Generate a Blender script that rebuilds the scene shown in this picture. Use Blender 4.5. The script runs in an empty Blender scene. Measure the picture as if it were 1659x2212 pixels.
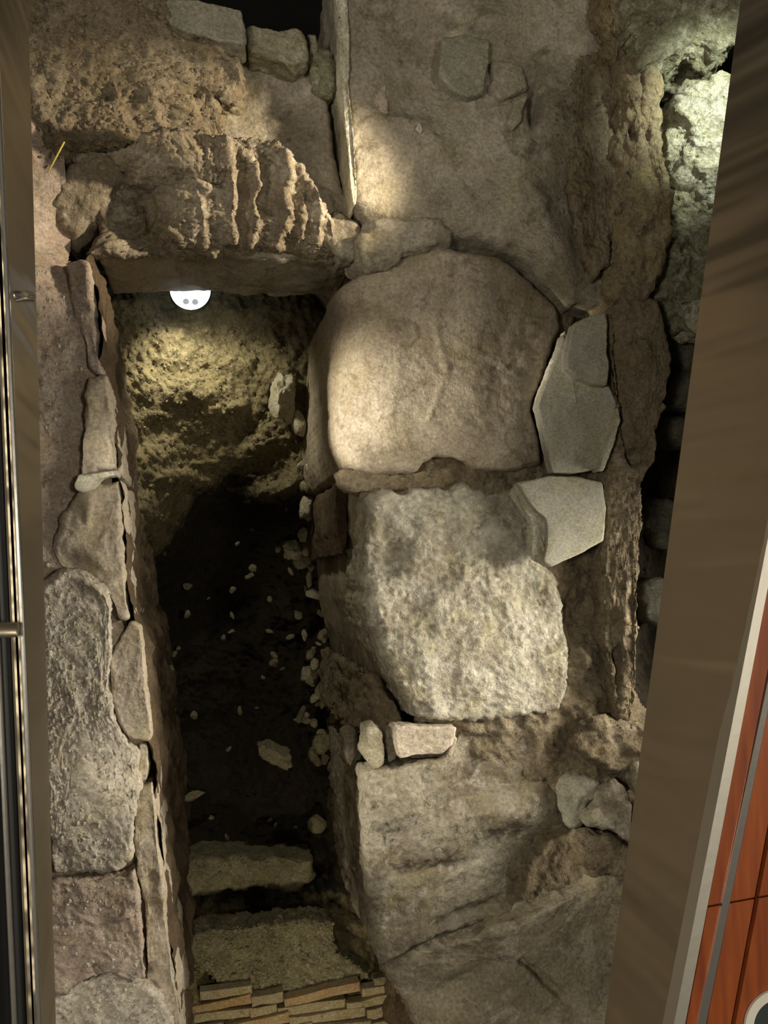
import bpy, bmesh, math, random
import numpy as np
from mathutils import Matrix, Vector

random.seed(7)
rng = np.random.default_rng(7)
sc = bpy.context.scene
COL = sc.collection

# ------------------------------------------------------------------ camera
W, H, F = 1659.0, 2212.0, 2150.0
CZ = 1.35                                   # eye height over the museum floor (z = 0)
NAD = (440.0, 1250.0)                       # where straight down falls in the frame
_d = np.array([NAD[0] - W / 2, -(NAD[1] - H / 2), -F]); _d /= np.linalg.norm(_d)
_z = -_d
_x = np.array([1.0, 0, 0]) - _z[0] * _z; _x /= np.linalg.norm(_x)
_y = np.cross(_z, _x)
R3 = np.array([_x, _y, _z])                 # camera -> world
cam_data = bpy.data.cameras.new('camera'); cam = bpy.data.objects.new('camera', cam_data)
COL.objects.link(cam); sc.camera = cam
cam_data.sensor_fit = 'VERTICAL'; cam_data.sensor_height = 36.0; cam_data.lens = 36.0 * F / H
cam_data.clip_start = 0.02; cam_data.clip_end = 60
M4 = Matrix([list(R3[0]) + [0], list(R3[1]) + [0], list(R3[2]) + [CZ], [0, 0, 0, 1]])
cam.matrix_world = M4

def PA(px, py, z):
    """photograph pixel + height -> world, arrays"""
    px = np.asarray(px, float); py = np.asarray(py, float); z = np.asarray(z, float)
    px, py, z = np.broadcast_arrays(px, py, z)
    d = np.stack([px - W / 2, -(py - H / 2), np.full(px.shape, -F)], -1)
    w = d @ R3.T
    t = (z - CZ) / w[..., 2]
    return w * t[..., None] + np.array([0, 0, CZ])
def P(px, py, z): return PA(px, py, z)
def V(px, py, z): return Vector(P(px, py, z))

# ------------------------------------------------------------------ world, light, exposure
world = bpy.data.worlds.new('world'); sc.world = world; world.use_nodes = True
world.node_tree.nodes['Background'].inputs[0].default_value = (0.45, 0.36, 0.26, 1)
world.node_tree.nodes['Background'].inputs[1].default_value = 0.06
sc.view_settings.view_transform = 'Standard'; sc.view_settings.look = 'None'
sc.view_settings.gamma = 1.0; sc.view_settings.use_curve_mapping = False
sc.view_settings.exposure = 0.28

def area(name, loc, target, size, power, color, size_y=None, spread=180):
    l = bpy.data.lights.new(name, 'AREA'); l.energy = power; l.color = color; l.size = size
    if size_y: l.shape = 'RECTANGLE'; l.size_y = size_y
    l.spread = math.radians(spread)
    o = bpy.data.objects.new(name, l); COL.objects.link(o); o.location = loc
    o.rotation_euler = (Vector(target) - Vector(loc)).to_track_quat('-Z', 'Y').to_euler(); return o
def spot(name, loc, target, power, color, angle, blend=0.6, radius=0.03):
    l = bpy.data.lights.new(name, 'SPOT'); l.energy = power; l.color = color
    l.spot_size = math.radians(angle); l.spot_blend = blend; l.shadow_soft_size = radius
    o = bpy.data.objects.new(name, l); COL.objects.link(o); o.location = loc
    o.rotation_euler = (Vector(target) - Vector(loc)).to_track_quat('-Z', 'Y').to_euler(); return o

WARM = (1.0, 0.84, 0.60); NEUT = (1.0, 0.91, 0.74); COOL = (0.93, 1.0, 0.84)
# museum ceiling lamps over the opening: a soft panel and an added thin tube across the walkway
area('ceiling_light', (1.6, 0.2, 3.4), (0.0, 0.0, -1.2), 0.5, 30, NEUT)
area('ceiling_light', (-1.8, -0.1, 3.2), (0.5, 0.0, -1.2), 0.5, 44, NEUT)
area('added_streak_tube', (0.0, 0.12, 3.2), (0.0, 0.12, 0.0), 3.0, 6, NEUT, 0.05)  # unseen tube, added to throw a streak on the steel lining
# lamps hung low under the floor on the left, raking across the ruin
spot('under_floor_spot', tuple(P(-1100, 1200, -0.66)), tuple(P(800, 880, -1.22)), 300, NEUT, 14, 0.9, 0.06)
spot('under_floor_spot', tuple(P(-1100, 1560, -0.62)), tuple(P(840, 1740, -1.22)), 130, NEUT, 15, 0.9, 0.06)
spot('under_floor_spot', tuple(P(-900, 500, -0.60)), tuple(P(980, 200, -1.1)), 16, NEUT, 40, 0.9, 0.07)
# lamp under the floor on the right, raking back over the lintel
spot('under_floor_spot', tuple(P(1500, 250, -0.60)), tuple(P(560, 380, -1.1)), 95, WARM, 34, 0.7, 0.03)
# soft strip under the floor on the right, over the left wall of the drain
area('under_floor_strip', tuple(P(2200, 1300, -0.45)), tuple(P(150, 1650, -1.1)), 0.25, 9, NEUT, 1.2, 70)
# cool lamp on the far right wall
spot('under_floor_spot', tuple(P(1900, -150, -0.35)), tuple(P(1530, 230, -1.0)), 46, COOL, 42, 0.9, 0.03)
# warm lamp at the near end of the drain
spot('under_floor_spot', tuple(P(700, 2900, -0.6)), tuple(P(660, 2150, -1.8)), 24, (1, .85, .55), 46, 0.9, 0.04)
spot('under_floor_spot', tuple(P(480, 2700, -1.15)), tuple(P(690, 1450, -2.3)), 16, (1, .88, .6), 26, 0.9, 0.03)  # extra spot, added to brighten the rubble up the drain

# ------------------------------------------------------------------ noise
_perm = rng.permutation(256); _perm = np.concatenate([_perm, _perm, _perm])
_g = rng.normal(size=(256, 3)); _g /= np.linalg.norm(_g, axis=1)[:, None]
def noise(p):
    i = np.floor(p).astype(int); f = p - i; u = f * f * f * (f * (f * 6 - 15) + 10)
    i &= 255
    out = 0
    for a in (0, 1):
        for b in (0, 1):
            for c in (0, 1):
                h = _perm[_perm[_perm[(i[:, 0] + a) & 255] + ((i[:, 1] + b) & 255)] + ((i[:, 2] + c) & 255)]
                d = (f - np.array([a, b, c]))
                w = (u[:, 0] if a else 1 - u[:, 0]) * (u[:, 1] if b else 1 - u[:, 1]) * (u[:, 2] if c else 1 - u[:, 2])
                out = out + w * np.einsum('ij,ij->i', _g[h & 255], d)
    return out * 1.6
def fbm(p, octs=4, gain=0.5, ridged=False):
    s = 0; a = 1.0
    for k in range(octs):
        n = noise(p * 2 ** k + k * 17.3)
        s = s + a * ((0.5 - np.abs(n)) if ridged else n); a *= gain
    return s

# ------------------------------------------------------------------ materials
MATS = {}
def stone_mat(name, c1, c2, c3=None, scale=6.0, fine=60.0, bump=0.5, rough=0.85, speck=0.25, dark=(0.05, 0.04, 0.028), pit=0.25, contrast=0.5, deep=None):
    m = bpy.data.materials.new(name); m.use_nodes = True; nt = m.node_tree; N = nt.nodes; L = nt.links
    b = N['Principled BSDF']; b.inputs['Roughness'].default_value = rough
    b.inputs['Specular IOR Level'].default_value = 0.3
    tc = N.new('ShaderNodeTexCoord')
    def nz(sc_, det, rgh=0.6, dist=0.0):
        n = N.new('ShaderNodeTexNoise'); n.inputs['Scale'].default_value = sc_; n.inputs['Detail'].default_value = det
        n.inputs['Roughness'].default_value = rgh; n.inputs['Distortion'].default_value = dist
        L.new(tc.outputs['Object'], n.inputs['Vector']); return n
    def ramp(src, a, bb, ca=(0, 0, 0, 1), cb=(1, 1, 1, 1)):
        r = N.new('ShaderNodeValToRGB'); r.color_ramp.elements[0].position = a; r.color_ramp.elements[1].position = bb
        r.color_ramp.elements[0].color = ca; r.color_ramp.elements[1].color = cb; L.new(src, r.inputs[0]); return r
    def mix(f, a, bb):
        x = N.new('ShaderNodeMix'); x.data_type = 'RGBA'
        if hasattr(f, 'links'): L.new(f, x.inputs[0])
        else: x.inputs[0].default_value = f
        for k, v in ((6, a), (7, bb)):
            if hasattr(v, 'links'): L.new(v, x.inputs[k])
            else: x.inputs[k].default_value = (*v, 1)
        return x.outputs[2]
    big = nz(scale, 6, 0.65, 0.6); h = 0.5 - contrast * 0.5
    col = mix(ramp(big.outputs['Fac'], 0.5 - 0.065 / (contrast + .3), 0.5 + 0.065 / (contrast + .3)).outputs[0], c1, c2)
    if c3:
        n2 = nz(scale * 2.3, 5, 0.7, 1.0); col = mix(ramp(n2.outputs['Fac'], 0.54, 0.66).outputs[0], col, c3)
    n6 = nz(scale * 1.3 + 3, 4, 0.6, 0.4); tf = N.new('ShaderNodeMath'); tf.operation = 'MULTIPLY'; tf.inputs[1].default_value = .45
    L.new(ramp(n6.outputs['Fac'], .48, .68).outputs[0], tf.inputs[0])
    col = mix(tf.outputs[0], col, (c1[0] * .86, c1[1] * .84, c1[2] * .55))
    n3 = nz(fine, 5, 0.75); sp = ramp(n3.outputs['Fac'], 0.56, 0.72)
    sm = N.new('ShaderNodeMath'); sm.operation = 'MULTIPLY'; sm.inputs[1].default_value = speck; L.new(sp.outputs[0], sm.inputs[0])
    col = mix(sm.outputs[0], col, tuple(min(1, c * 1.7 + 0.04) for c in c1))
    n4 = nz(fine * 0.55, 6, 0.8); dk = ramp(n4.outputs['Fac'], 0.30, 0.45, (1, 1, 1, 1), (0, 0, 0, 1))
    dm = N.new('ShaderNodeMath'); dm.operation = 'MULTIPLY'; dm.inputs[1].default_value = pit * 2.2; dm.use_clamp = True; L.new(dk.outputs[0], dm.inputs[0])
    col = mix(dm.outputs[0], col, dark)
    n7 = nz(fine * 2.6, 3, 0.6); hv = N.new('ShaderNodeHueSaturation'); mr = N.new('ShaderNodeMapRange')
    mr.inputs['From Min'].default_value = .3; mr.inputs['From Max'].default_value = .7; mr.inputs['To Min'].default_value = .72; mr.inputs['To Max'].default_value = 1.28
    L.new(n7.outputs['Fac'], mr.inputs['Value']); L.new(mr.outputs[0], hv.inputs['Value']); L.new(col, hv.inputs['Color']); col = hv.outputs[0]
    if deep is not None:        # deep shade of the drain painted into the soil below a ragged level
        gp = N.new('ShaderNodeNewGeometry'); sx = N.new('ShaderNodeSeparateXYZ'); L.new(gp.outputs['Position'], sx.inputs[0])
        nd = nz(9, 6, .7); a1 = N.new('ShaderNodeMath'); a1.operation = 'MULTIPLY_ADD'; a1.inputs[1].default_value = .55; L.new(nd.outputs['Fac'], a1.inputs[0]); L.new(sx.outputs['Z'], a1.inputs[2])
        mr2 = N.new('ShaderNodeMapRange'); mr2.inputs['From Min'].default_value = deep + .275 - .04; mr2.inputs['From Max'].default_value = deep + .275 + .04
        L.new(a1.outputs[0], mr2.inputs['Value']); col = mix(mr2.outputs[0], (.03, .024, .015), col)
    L.new(col, b.inputs['Base Color'])
    bp3 = N.new('ShaderNodeBump'); bp3.inputs['Strength'].default_value = min(1, bump * .9); bp3.inputs['Distance'].default_value = .004
    L.new(n7.outputs['Fac'], bp3.inputs['Height'])
    bp = N.new('ShaderNodeBump'); bp.inputs['Strength'].default_value = bump; bp.inputs['Distance'].default_value = 0.012
    L.new(n3.outputs['Fac'], bp.inputs['Height'])
    bp2 = N.new('ShaderNodeBump'); bp2.inputs['Strength'].default_value = bump; bp2.inputs['Distance'].default_value = 0.025
    n5 = nz(fine * 0.3, 8, 0.7); L.new(n5.outputs['Fac'], bp2.inputs['Height']); L.new(bp2.outputs[0], bp.inputs['Normal'])
    L.new(bp.outputs[0], bp3.inputs['Normal']); L.new(bp3.outputs[0], b.inputs['Normal'])
    MATS[name] = m; return m
stone_mat('worn_block', (.27, .225, .16), (.37, .32, .245), (.20, .16, .11), 5, 45, .35, .62, .3, pit=.25)
stone_mat('chalky_block', (.46, .435, .36), (.30, .265, .205), (.54, .52, .44), 9, 30, .5, .85, .3, pit=.4)
stone_mat('patchy_block', (.33, .30, .235), (.20, .165, .12), (.42, .39, .32), 6, 38, .6, .8, .3, pit=.4)
stone_mat('lintel_rock', (.34, .29, .22), (.22, .18, .13), (.48, .43, .34), 6, 40, .6, .8, .3, pit=.3)
stone_mat('lintel_face', (.36, .31, .23), (.27, .22, .16), None, 5, 60, .25, .75, .1, pit=.1)
stone_mat('pale_edge', (.60, .57, .47), (.46, .42, .32), None, 12, 60, .4, .8, .2, pit=.15)
stone_mat('slab', (.30, .265, .205), (.40, .36, .29), (.19, .165, .12), 4.5, 45, .45, .8, .3, pit=.25)
stone_mat('slab_light', (.42, .37, .28), (.29, .25, .18), (.48, .44, .34), 6, 45, .5, .8, .3, pit=.3)
stone_mat('flagstone', (.26, .25, .19), (.34, .31, .25), (.22, .23, .19), 6, 50, .4, .8, .25, pit=.2)
stone_mat('marble', (.40, .385, .32), (.33, .31, .25), (.44, .43, .37), 7, 70, .05, .6, .08, pit=.03)
stone_mat('pink_mortar', (.42, .33, .27), (.50, .42, .35), (.36, .31, .27), 7, 55, .45, .85, .5, pit=.35)
stone_mat('grey_mortar', (.50, .45, .38), (.58, .53, .45), (.42, .39, .34), 8, 50, .45, .85, .6, pit=.4)
stone_mat('plaster', (.55, .48, .39), (.44, .37, .29), (.40, .37, .31), 6, 50, .3, .75, .25, pit=.15)
stone_mat('earth', (.22, .175, .115), (.30, .25, .175), (.16, .125, .08), 7, 35, .9, .92, .45, pit=.5)
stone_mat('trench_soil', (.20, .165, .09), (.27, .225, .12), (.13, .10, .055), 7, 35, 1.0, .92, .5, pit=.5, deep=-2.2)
stone_mat('shaded_soil', (.030, .024, .015), (.055, .043, .026), (.016, .013, .009), 8, 35, 1.0, .95, .4, pit=.5)  # soil with deep shade painted into its colour
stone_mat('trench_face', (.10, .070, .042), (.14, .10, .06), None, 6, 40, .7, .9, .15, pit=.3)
stone_mat('limestone', (.46, .42, .31), (.36, .32, .22), (.55, .52, .42), 14, 60, .7, .85, .3, pit=.3)
stone_mat('white_rock', (.56, .55, .44), (.36, .34, .24), (.66, .65, .55), 14, 40, 1.0, .85, .4, pit=.6)
stone_mat('mossy_rock', (.30, .29, .20), (.20, .19, .12), (.44, .44, .34), 14, 34, 1.0, .9, .5, pit=.6)
stone_mat('ochre_wall', (.30, .24, .14), (.25, .20, .13), (.36, .31, .20), 9, 38, .9, .9, .35, pit=.5)
stone_mat('shaded_rock', (.11, .11, .085), (.07, .068, .05), (.15, .15, .12), 12, 40, .8, .9, .3, pit=.5)  # stones of the right gap, its shade painted into their colour
stone_mat('rubble', (.30, .27, .17), (.22, .19, .12), (.36, .34, .24), 20, 60, .7, .85, .2, pit=.3)
stone_mat('tile_brick', (.34, .22, .11), (.33, .27, .16), (.38, .32, .20), 14, 60, .5, .85, .2, pit=.2)
stone_mat('brick_pale', (.36, .30, .19), (.31, .26, .165), (.40, .35, .24), 14, 60, .6, .85, .3, pit=.3)
stone_mat('gravel_mortar', (.32, .29, .19), (.22, .195, .12), (.42, .39, .28), 22, 60, 1.0, .9, .5, pit=.5)

def steel_mat(name, base, rough, stretch, wave=0.0):
    m = bpy.data.materials.new(name); m.use_nodes = True; nt = m.node_tree; N = nt.nodes; L = nt.links
    b = N['Principled BSDF']; b.inputs['Base Color'].default_value = (*base, 1); b.inputs['Metallic'].default_value = 0.9
    b.inputs['Roughness'].default_value = rough
    tc = N.new('ShaderNodeTexCoord'); mp = N.new('ShaderNodeMapping'); mp.inputs['Scale'].default_value = stretch
    n = N.new('ShaderNodeTexNoise'); n.inputs['Scale'].default_value = 60; n.inputs['Detail'].default_value = 6
    L.new(tc.outputs['Object'], mp.inputs[0]); L.new(mp.outputs[0], n.inputs['Vector'])
    bp = N.new('ShaderNodeBump'); bp.inputs['Strength'].default_value = .12; bp.inputs['Distance'].default_value = .002
    L.new(n.outputs['Fac'], bp.inputs['Height']); mp2 = N.new('ShaderNodeMapping'); mp2.inputs['Scale'].default_value = (.3, 3.2, .3); n2 = N.new('ShaderNodeTexNoise'); n2.inputs['Scale'].default_value = 1.6; n2.inputs['Detail'].default_value = 3
    L.new(tc.outputs['Object'], mp2.inputs[0]); L.new(mp2.outputs[0], n2.inputs['Vector'])
    bw = N.new('ShaderNodeBump'); bw.inputs['Strength'].default_value = wave; bw.inputs['Distance'].default_value = .07; L.new(n2.outputs['Fac'], bw.inputs['Height']); L.new(bw.outputs[0], bp.inputs['Normal'])
    L.new(bp.outputs[0], b.inputs['Normal']); MATS[name] = m; return m
steel_mat('brushed_steel', (.50, .43, .32), .42, (1, 1, 14), 1.0)
steel_mat('bright_steel', (.80, .78, .74), .22, (1, 1, 1))
steel_mat('rim_steel', (.66, .63, .56), .45, (1, 1, 1))
def plain(name, c, rough=.6, emit=None, metal=0):
    m = bpy.data.materials.new(name); m.use_nodes = True; b = m.node_tree.nodes['Principled BSDF']
    b.inputs['Base Color'].default_value = (*c, 1); b.inputs['Roughness'].default_value = rough; b.inputs['Metallic'].default_value = metal
    nt = m.node_tree; n = nt.nodes.new('ShaderNodeTexNoise'); n.inputs['Scale'].default_value = 90
    bp = nt.nodes.new('ShaderNodeBump'); bp.inputs['Strength'].default_value = .05; nt.links.new(n.outputs['Fac'], bp.inputs['Height']); nt.links.new(bp.outputs[0], b.inputs['Normal'])
    if emit: b.inputs['Emission Color'].default_value = (*emit[0], 1); b.inputs['Emission Strength'].default_value = emit[1]
    MATS[name] = m; return m
plain('black_void', (.004, .0035, .003), .95)
plain('lamp_glow', (.9, .95, 1), .4, ((.86, .93, 1.0), 3.2))
plain('lamp_housing', (.01, .01, .01), .5)
plain('lamp_diode', (.5, .55, .6), .4, ((.75, .82, .9), .32))
plain('straw', (.55, .46, .10), .7)
plain('ring_white', (.75, .72, .64), .4)
plain('dark_glass', (.05, .065, .06), .12)
def wood_mat():
    m = bpy.data.materials.new('wood_board'); m.use_nodes = True; nt = m.node_tree; N = nt.nodes; L = nt.links
    b = N['Principled BSDF']; b.inputs['Roughness'].default_value = .38
    tc = N.new('ShaderNodeTexCoord'); mp = N.new('ShaderNodeMapping'); mp.inputs['Scale'].default_value = (14, 1.2, 1)
    n = N.new('ShaderNodeTexNoise'); n.inputs['Scale'].default_value = 5; n.inputs['Detail'].default_value = 8
    L.new(tc.outputs['Object'], mp.inputs[0]); L.new(mp.outputs[0], n.inputs['Vector'])
    r = N.new('ShaderNodeValToRGB'); r.color_ramp.elements[0].color = (.20, .042, .014, 1); r.color_ramp.elements[1].color = (.34, .085, .018, 1)
    r.color_ramp.elements[0].position = .3; r.color_ramp.elements[1].position = .7
    L.new(n.outputs['Fac'], r.inputs[0]); L.new(r.outputs[0], b.inputs['Base Color']); MATS['wood_board'] = m
wood_mat()

# ------------------------------------------------------------------ object helpers
def link_mesh(name, verts, faces, mat, parent=None, smooth=True, mats=None, mat_idx=None):
    verts = np.asarray(verts, float)
    if parent is None:
        base = np.array([verts[:, 0].mean(), verts[:, 1].mean(), verts[:, 2].min()])
    else:
        base = np.array(parent.matrix_world.translation) if False else np.array(parent['_base'])
    me = bpy.data.meshes.new(name)
    faces = [list(map(int, f)) for f in faces] if not isinstance(faces, np.ndarray) else faces.tolist()
    me.from_pydata((verts - base).tolist(), [], faces)
    me.materials.append(MATS[mat] if isinstance(mat, str) else mat)
    for m in (mats or []): me.materials.append(MATS[m])
    if mat_idx is not None: me.polygons.foreach_set('material_index', np.asarray(mat_idx, np.int32))
    me.polygons.foreach_set('use_smooth', [smooth] * len(me.polygons)); me.update()
    o = bpy.data.objects.new(name, me); COL.objects.link(o)
    if parent is None: o.location = base
    else: o.parent = parent
    o['_base'] = base.tolist()
    return o
def tag(o, label=None, cat=None, group=None, kind=None):
    if label: o['label'] = label
    if cat: o['category'] = cat
    if group: o['group'] = group
    if kind: o['kind'] = kind
    return o
def empty(name, loc, label, cat, group=None):
    o = bpy.data.objects.new(name, None); COL.objects.link(o); o.location = loc; o.empty_display_size = .05
    o['_base'] = list(loc); return tag(o, label, cat, group)

def normals(v, f):
    n = np.zeros_like(v); f = np.asarray(f)
    a, b, c = v[f[:, 0]], v[f[:, 1]], v[f[:, 2]]
    fn = np.cross(b - a, c - a)
    if f.shape[1] == 4: fn = fn + np.cross(c - a, v[f[:, 3]] - a)
    for k in range(f.shape[1]): np.add.at(n, f[:, k], fn)
    return n / (np.linalg.norm(n, axis=1)[:, None] + 1e-12)

def feature(uv, feats):
    """relief in metres from bumps/dents ('b',x,y,rx,ry,deg,dz) and ridges/grooves ('l',[(x,y)..],width,dz)"""
    dz = np.zeros(len(uv))
    for ft in feats or []:
        if ft[0] == 'b':
            _, x, y, rx, ry, deg, a = ft; t = math.radians(deg)
            dx, dy = uv[:, 0] - x, uv[:, 1] - y
            p = (dx * math.cos(t) + dy * math.sin(t)) / rx; q = (-dx * math.sin(t) + dy * math.cos(t)) / ry
            dz += a * np.exp(-(p * p + q * q) ** 1.5)
        elif ft[0] == 's':      # a broken step: gentle on one side, steep on the other
            _, pl, wl, wr, a = ft; best = np.full(len(uv), 1e9); sd = np.ones(len(uv))
            for (x0, y0), (x1, y1) in zip(pl[:-1], pl[1:]):
                ex, ey = x1 - x0, y1 - y0; L2 = ex * ex + ey * ey
                t = np.clip(((uv[:, 0] - x0) * ex + (uv[:, 1] - y0) * ey) / L2, 0, 1)
                dd = np.hypot(uv[:, 0] - x0 - t * ex, uv[:, 1] - y0 - t * ey); cr = ex * (uv[:, 1] - y0) - ey * (uv[:, 0] - x0)
                k = dd < best; best = np.where(k, dd, best); sd = np.where(k, np.sign(cr), sd)
            dz += a * np.where(sd > 0, np.exp(-best / wl), np.exp(-(best / wr) ** 1.5))
        else:
            _, pl, wd, a = ft[:4]; best = np.full(len(uv), 1e9)
            for (x0, y0), (x1, y1) in zip(pl[:-1], pl[1:]):
                ex, ey = x1 - x0, y1 - y0; L2 = ex * ex + ey * ey
                t = np.clip(((uv[:, 0] - x0) * ex + (uv[:, 1] - y0) * ey) / L2, 0, 1)
                best = np.minimum(best, np.hypot(uv[:, 0] - x0 - t * ex, uv[:, 1] - y0 - t * ey))
            dz += a * np.exp(-(best / wd) ** 2)
    return dz

def resample(pts, n, jag, seed):
    p = np.array(pts, float); q = np.vstack([p, p[:1]])
    seg = np.hypot(*(q[1:, :2] - q[:-1, :2]).T); s = np.concatenate([[0], np.cumsum(seg)])
    t = np.linspace(0, s[-1], n, endpoint=False)
    out = np.stack([np.interp(t, s, q[:, k]) for k in range(q.shape[1])], 1)
    # soften corners a little
    for _ in range(2): out = (out * 2 + np.roll(out, 1, 0) + np.roll(out, -1, 0)) / 4
    if jag:
        nn = fbm(np.stack([out[:, 0] / 28 + seed * 3.1, out[:, 1] / 28, np.full(n, seed * 1.7)], 1), 4, .6)
        c = out[:, :2].mean(0); d = out[:, :2] - c; d /= np.linalg.norm(d, axis=1)[:, None]
        out[:, :2] += d * (nn * jag)[:, None]
    return out
_seed = [0]
def stone(name, pts, z, h, mat, r=.02, amp=.006, freq=9, ridged=0.0, batter=0.0, jag=5, res=.005, feats=None, parent=None,
          centre=None, dome=0.0, fine=.0015, zfun=None, smooth=True):
    """a stone from the outline of its top face (pixels, optionally own z and edge radius), edge rounding, sides, rough skin"""
    _seed[0] += 1; seed = _seed[0]
    full = [(p[0], p[1], p[2] if len(p) > 2 and p[2] is not None else z, p[3] if len(p) > 3 else r) for p in pts]
    arr = np.array(full)
    wpts = PA(arr[:, 0], arr[:, 1], arr[:, 2])
    per = np.sum(np.linalg.norm(np.roll(wpts, -1, 0) - wpts, axis=1))
    n = int(np.clip(per / res, 24, 700))
    o = resample(full, n, jag, seed)
    c = np.array(centre if centre else o[:, :2].mean(0))
    zc = o[:, 2].mean()
    ow = PA(o[:, 0], o[:, 1], o[:, 2]); cw = PA(c[0], c[1], zc)
    n = (n // 4) * 4; o = resample(full, n, jag, seed) if len(o) != n else o
    c = np.array(centre if centre else o[:, :2].mean(0)); zc = o[:, 2].mean()
    ow = PA(o[:, 0], o[:, 1], o[:, 2]); cw = PA(c[0], c[1], zc)
    g_ = n // 4 + 1
    a_ = np.linspace(-1, 1, g_); A, B = np.meshgrid(a_, a_)
    X = A * np.sqrt(1 - B * B / 2); Y = B * np.sqrt(1 - A * A / 2)
    S = np.clip(np.hypot(X, Y), 0, 1).ravel(); th = np.arctan2(Y, X).ravel() % (2 * np.pi)
    # boundary vertices of the square in order of angle -> outline samples
    bi = [(k, g_ - 1) for k in range(g_ // 2, g_)] + [(g_ - 1, k) for k in range(g_ - 2, -1, -1)] + [(k, 0) for k in range(g_ - 2, -1, -1)] + [(0, k) for k in range(1, g_)] + [(k, g_ - 1) for k in range(1, g_ // 2)]
    bidx = np.array([r_ * g_ + q_ for r_, q_ in bi])
    tt = th[bidx]; tt = np.where(np.arange(len(tt)) > len(tt) / 2, np.where(tt < 1, tt + 2 * np.pi, tt), tt); tt[0] = tt[0] if tt[0] < 3 else tt[0] - 2 * np.pi
    par = np.interp(th, np.concatenate([tt - 2 * np.pi, tt, tt + 2 * np.pi]), np.concatenate([np.arange(n) - n, np.arange(n), np.arange(n) + n])) % n
    k0 = np.floor(par).astype(int) % n; fr = (par - np.floor(par))[:, None]; k1 = (k0 + 1) % n
    O = o[k0] * (1 - fr) + o[k1] * fr; OW = ow[k0] * (1 - fr) + ow[k1] * fr
    Sc = S[:, None]
    pos = cw + (OW - cw) * Sc; uv = c + (O[:, :2] - c) * Sc
    Ld = np.linalg.norm((OW - cw)[:, :2], axis=1)
    w_ = S ** 1.5; zz = zc + (O[:, 2] - zc) * w_
    d = (1 - S) * Ld; rr = np.maximum(O[:, 3], 1e-4)
    drop = np.where(d < rr, rr - np.sqrt(np.maximum(rr * rr - (rr - d) ** 2, 0)), 0)
    pos[:, 2] = zz - drop + dome * (1 - S ** 2)
    if zfun: pos[:, 2] += zfun(uv[:, 0], uv[:, 1])
    pos[:, 2] += feature(uv, feats) * np.clip((1 - S) * 12 + .25, 0, 1)
    # sides
    nh = int(np.clip(h / (res * 1.8), 3, 60)); k = np.linspace(0, 1, nh + 1)[1:, None]
    edge = pos[bidx]; dirn = (edge - cw)[:, :2]; dirn = dirn / (np.linalg.norm(dirn, axis=1)[:, None] + 1e-9)
    side = np.repeat(edge[None], nh, 0).copy()
    side[..., :2] -= dirn[None] * (batter * h * k)[..., None]; side[..., 2] -= h * k
    verts = np.vstack([pos, side.reshape(-1, 3)])
    gi = np.arange(g_ - 1)[:, None] * g_; gj = np.arange(g_ - 1)[None]
    top_f = np.stack([gi + gj, gi + gj + 1, gi + g_ + gj + 1, gi + g_ + gj], -1).reshape(-1, 4)
    rows_i = [bidx] + [g_ * g_ + q_ * n + np.arange(n) for q_ in range(nh)]
    side_f = np.vstack([np.stack([r0, r1, np.roll(r1, -1), np.roll(r0, -1)], -1) for r0, r1 in zip(rows_i[:-1], rows_i[1:])])
    a = np.vstack([top_f, side_f])
    # outline may be listed clockwise or not: fix winding by area sign
    area2 = np.sum(ow[:, 0] * np.roll(ow[:, 1], -1) - np.roll(ow[:, 0], -1) * ow[:, 1])
    if area2 < 0: a = a[:, ::-1]
    nrm = normals(verts, a)
    q = verts * freq + seed * 5.37
    nn = fbm(q, 5, .52)
    if ridged: nn = nn * (1 - ridged) + ridged * (fbm(q * .8 + 9, 5, .55, True) - .45)
    verts = verts + nrm * (amp * nn + fine * fbm(verts * freq * 7 + 3, 3, .6))[:, None]
    faces = a.tolist()
    return link_mesh(name, verts, faces, mat, parent, smooth)

def rock(name, px, py, z, sx, sy, szm, mat, deg=0, cuts=9, seed=None, amp=.05, parent=None, res=18, flat=False):
    """a broken stone: sphere cut by planes; sx, sy half sizes in pixels at that depth, szm half height in metres"""
    rg = np.random.default_rng(seed if seed is not None else int(px * 13 + py * 7))
    nu, nv = res * 2, res
    th = np.linspace(0, math.pi, nv + 1)[1:-1]; ph = np.linspace(0, 2 * math.pi, nu, endpoint=False)
    v = [[0, 0, 1]]
    for t in th: v += [[math.sin(t) * math.cos(p), math.sin(t) * math.sin(p), math.cos(t)] for p in ph]
    v.append([0, 0, -1]); v = np.array(v)
    for _ in range(cuts):
        nrm = rg.normal(size=3); nrm /= np.linalg.norm(nrm); d = rg.uniform(.5, .82)
        v = v - np.maximum(0, v @ nrm - d)[:, None] * nrm
    v = v / np.abs(v).max(0)
    q = v * 1.7 + rg.uniform(0, 50); v = v + v * (amp * fbm(q, 4, .6))[:, None] * 2
    m = (CZ - z) / F
    s = v * np.array([sx * m, sy * m, szm]); t = math.radians(-deg)
    s = np.stack([s[:, 0] * math.cos(t) - s[:, 1] * math.sin(t), s[:, 0] * math.sin(t) + s[:, 1] * math.cos(t), s[:, 2]], 1)
    s += P(px, py, z)
    F_ = [(0, 1 + j, 1 + (j + 1) % nu) for j in range(nu)]
    for i in range(nv - 2):
        a = 1 + i * nu
        F_ += [(a + j, a + nu + j, a + nu + (j + 1) % nu, a + (j + 1) % nu) for j in range(nu)]
    a = 1 + (nv - 2) * nu; e = len(v) - 1
    F_ += [(a + j, e, a + (j + 1) % nu) for j in range(nu)]
    return link_mesh(name, s, F_, mat, parent, not flat)

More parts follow.
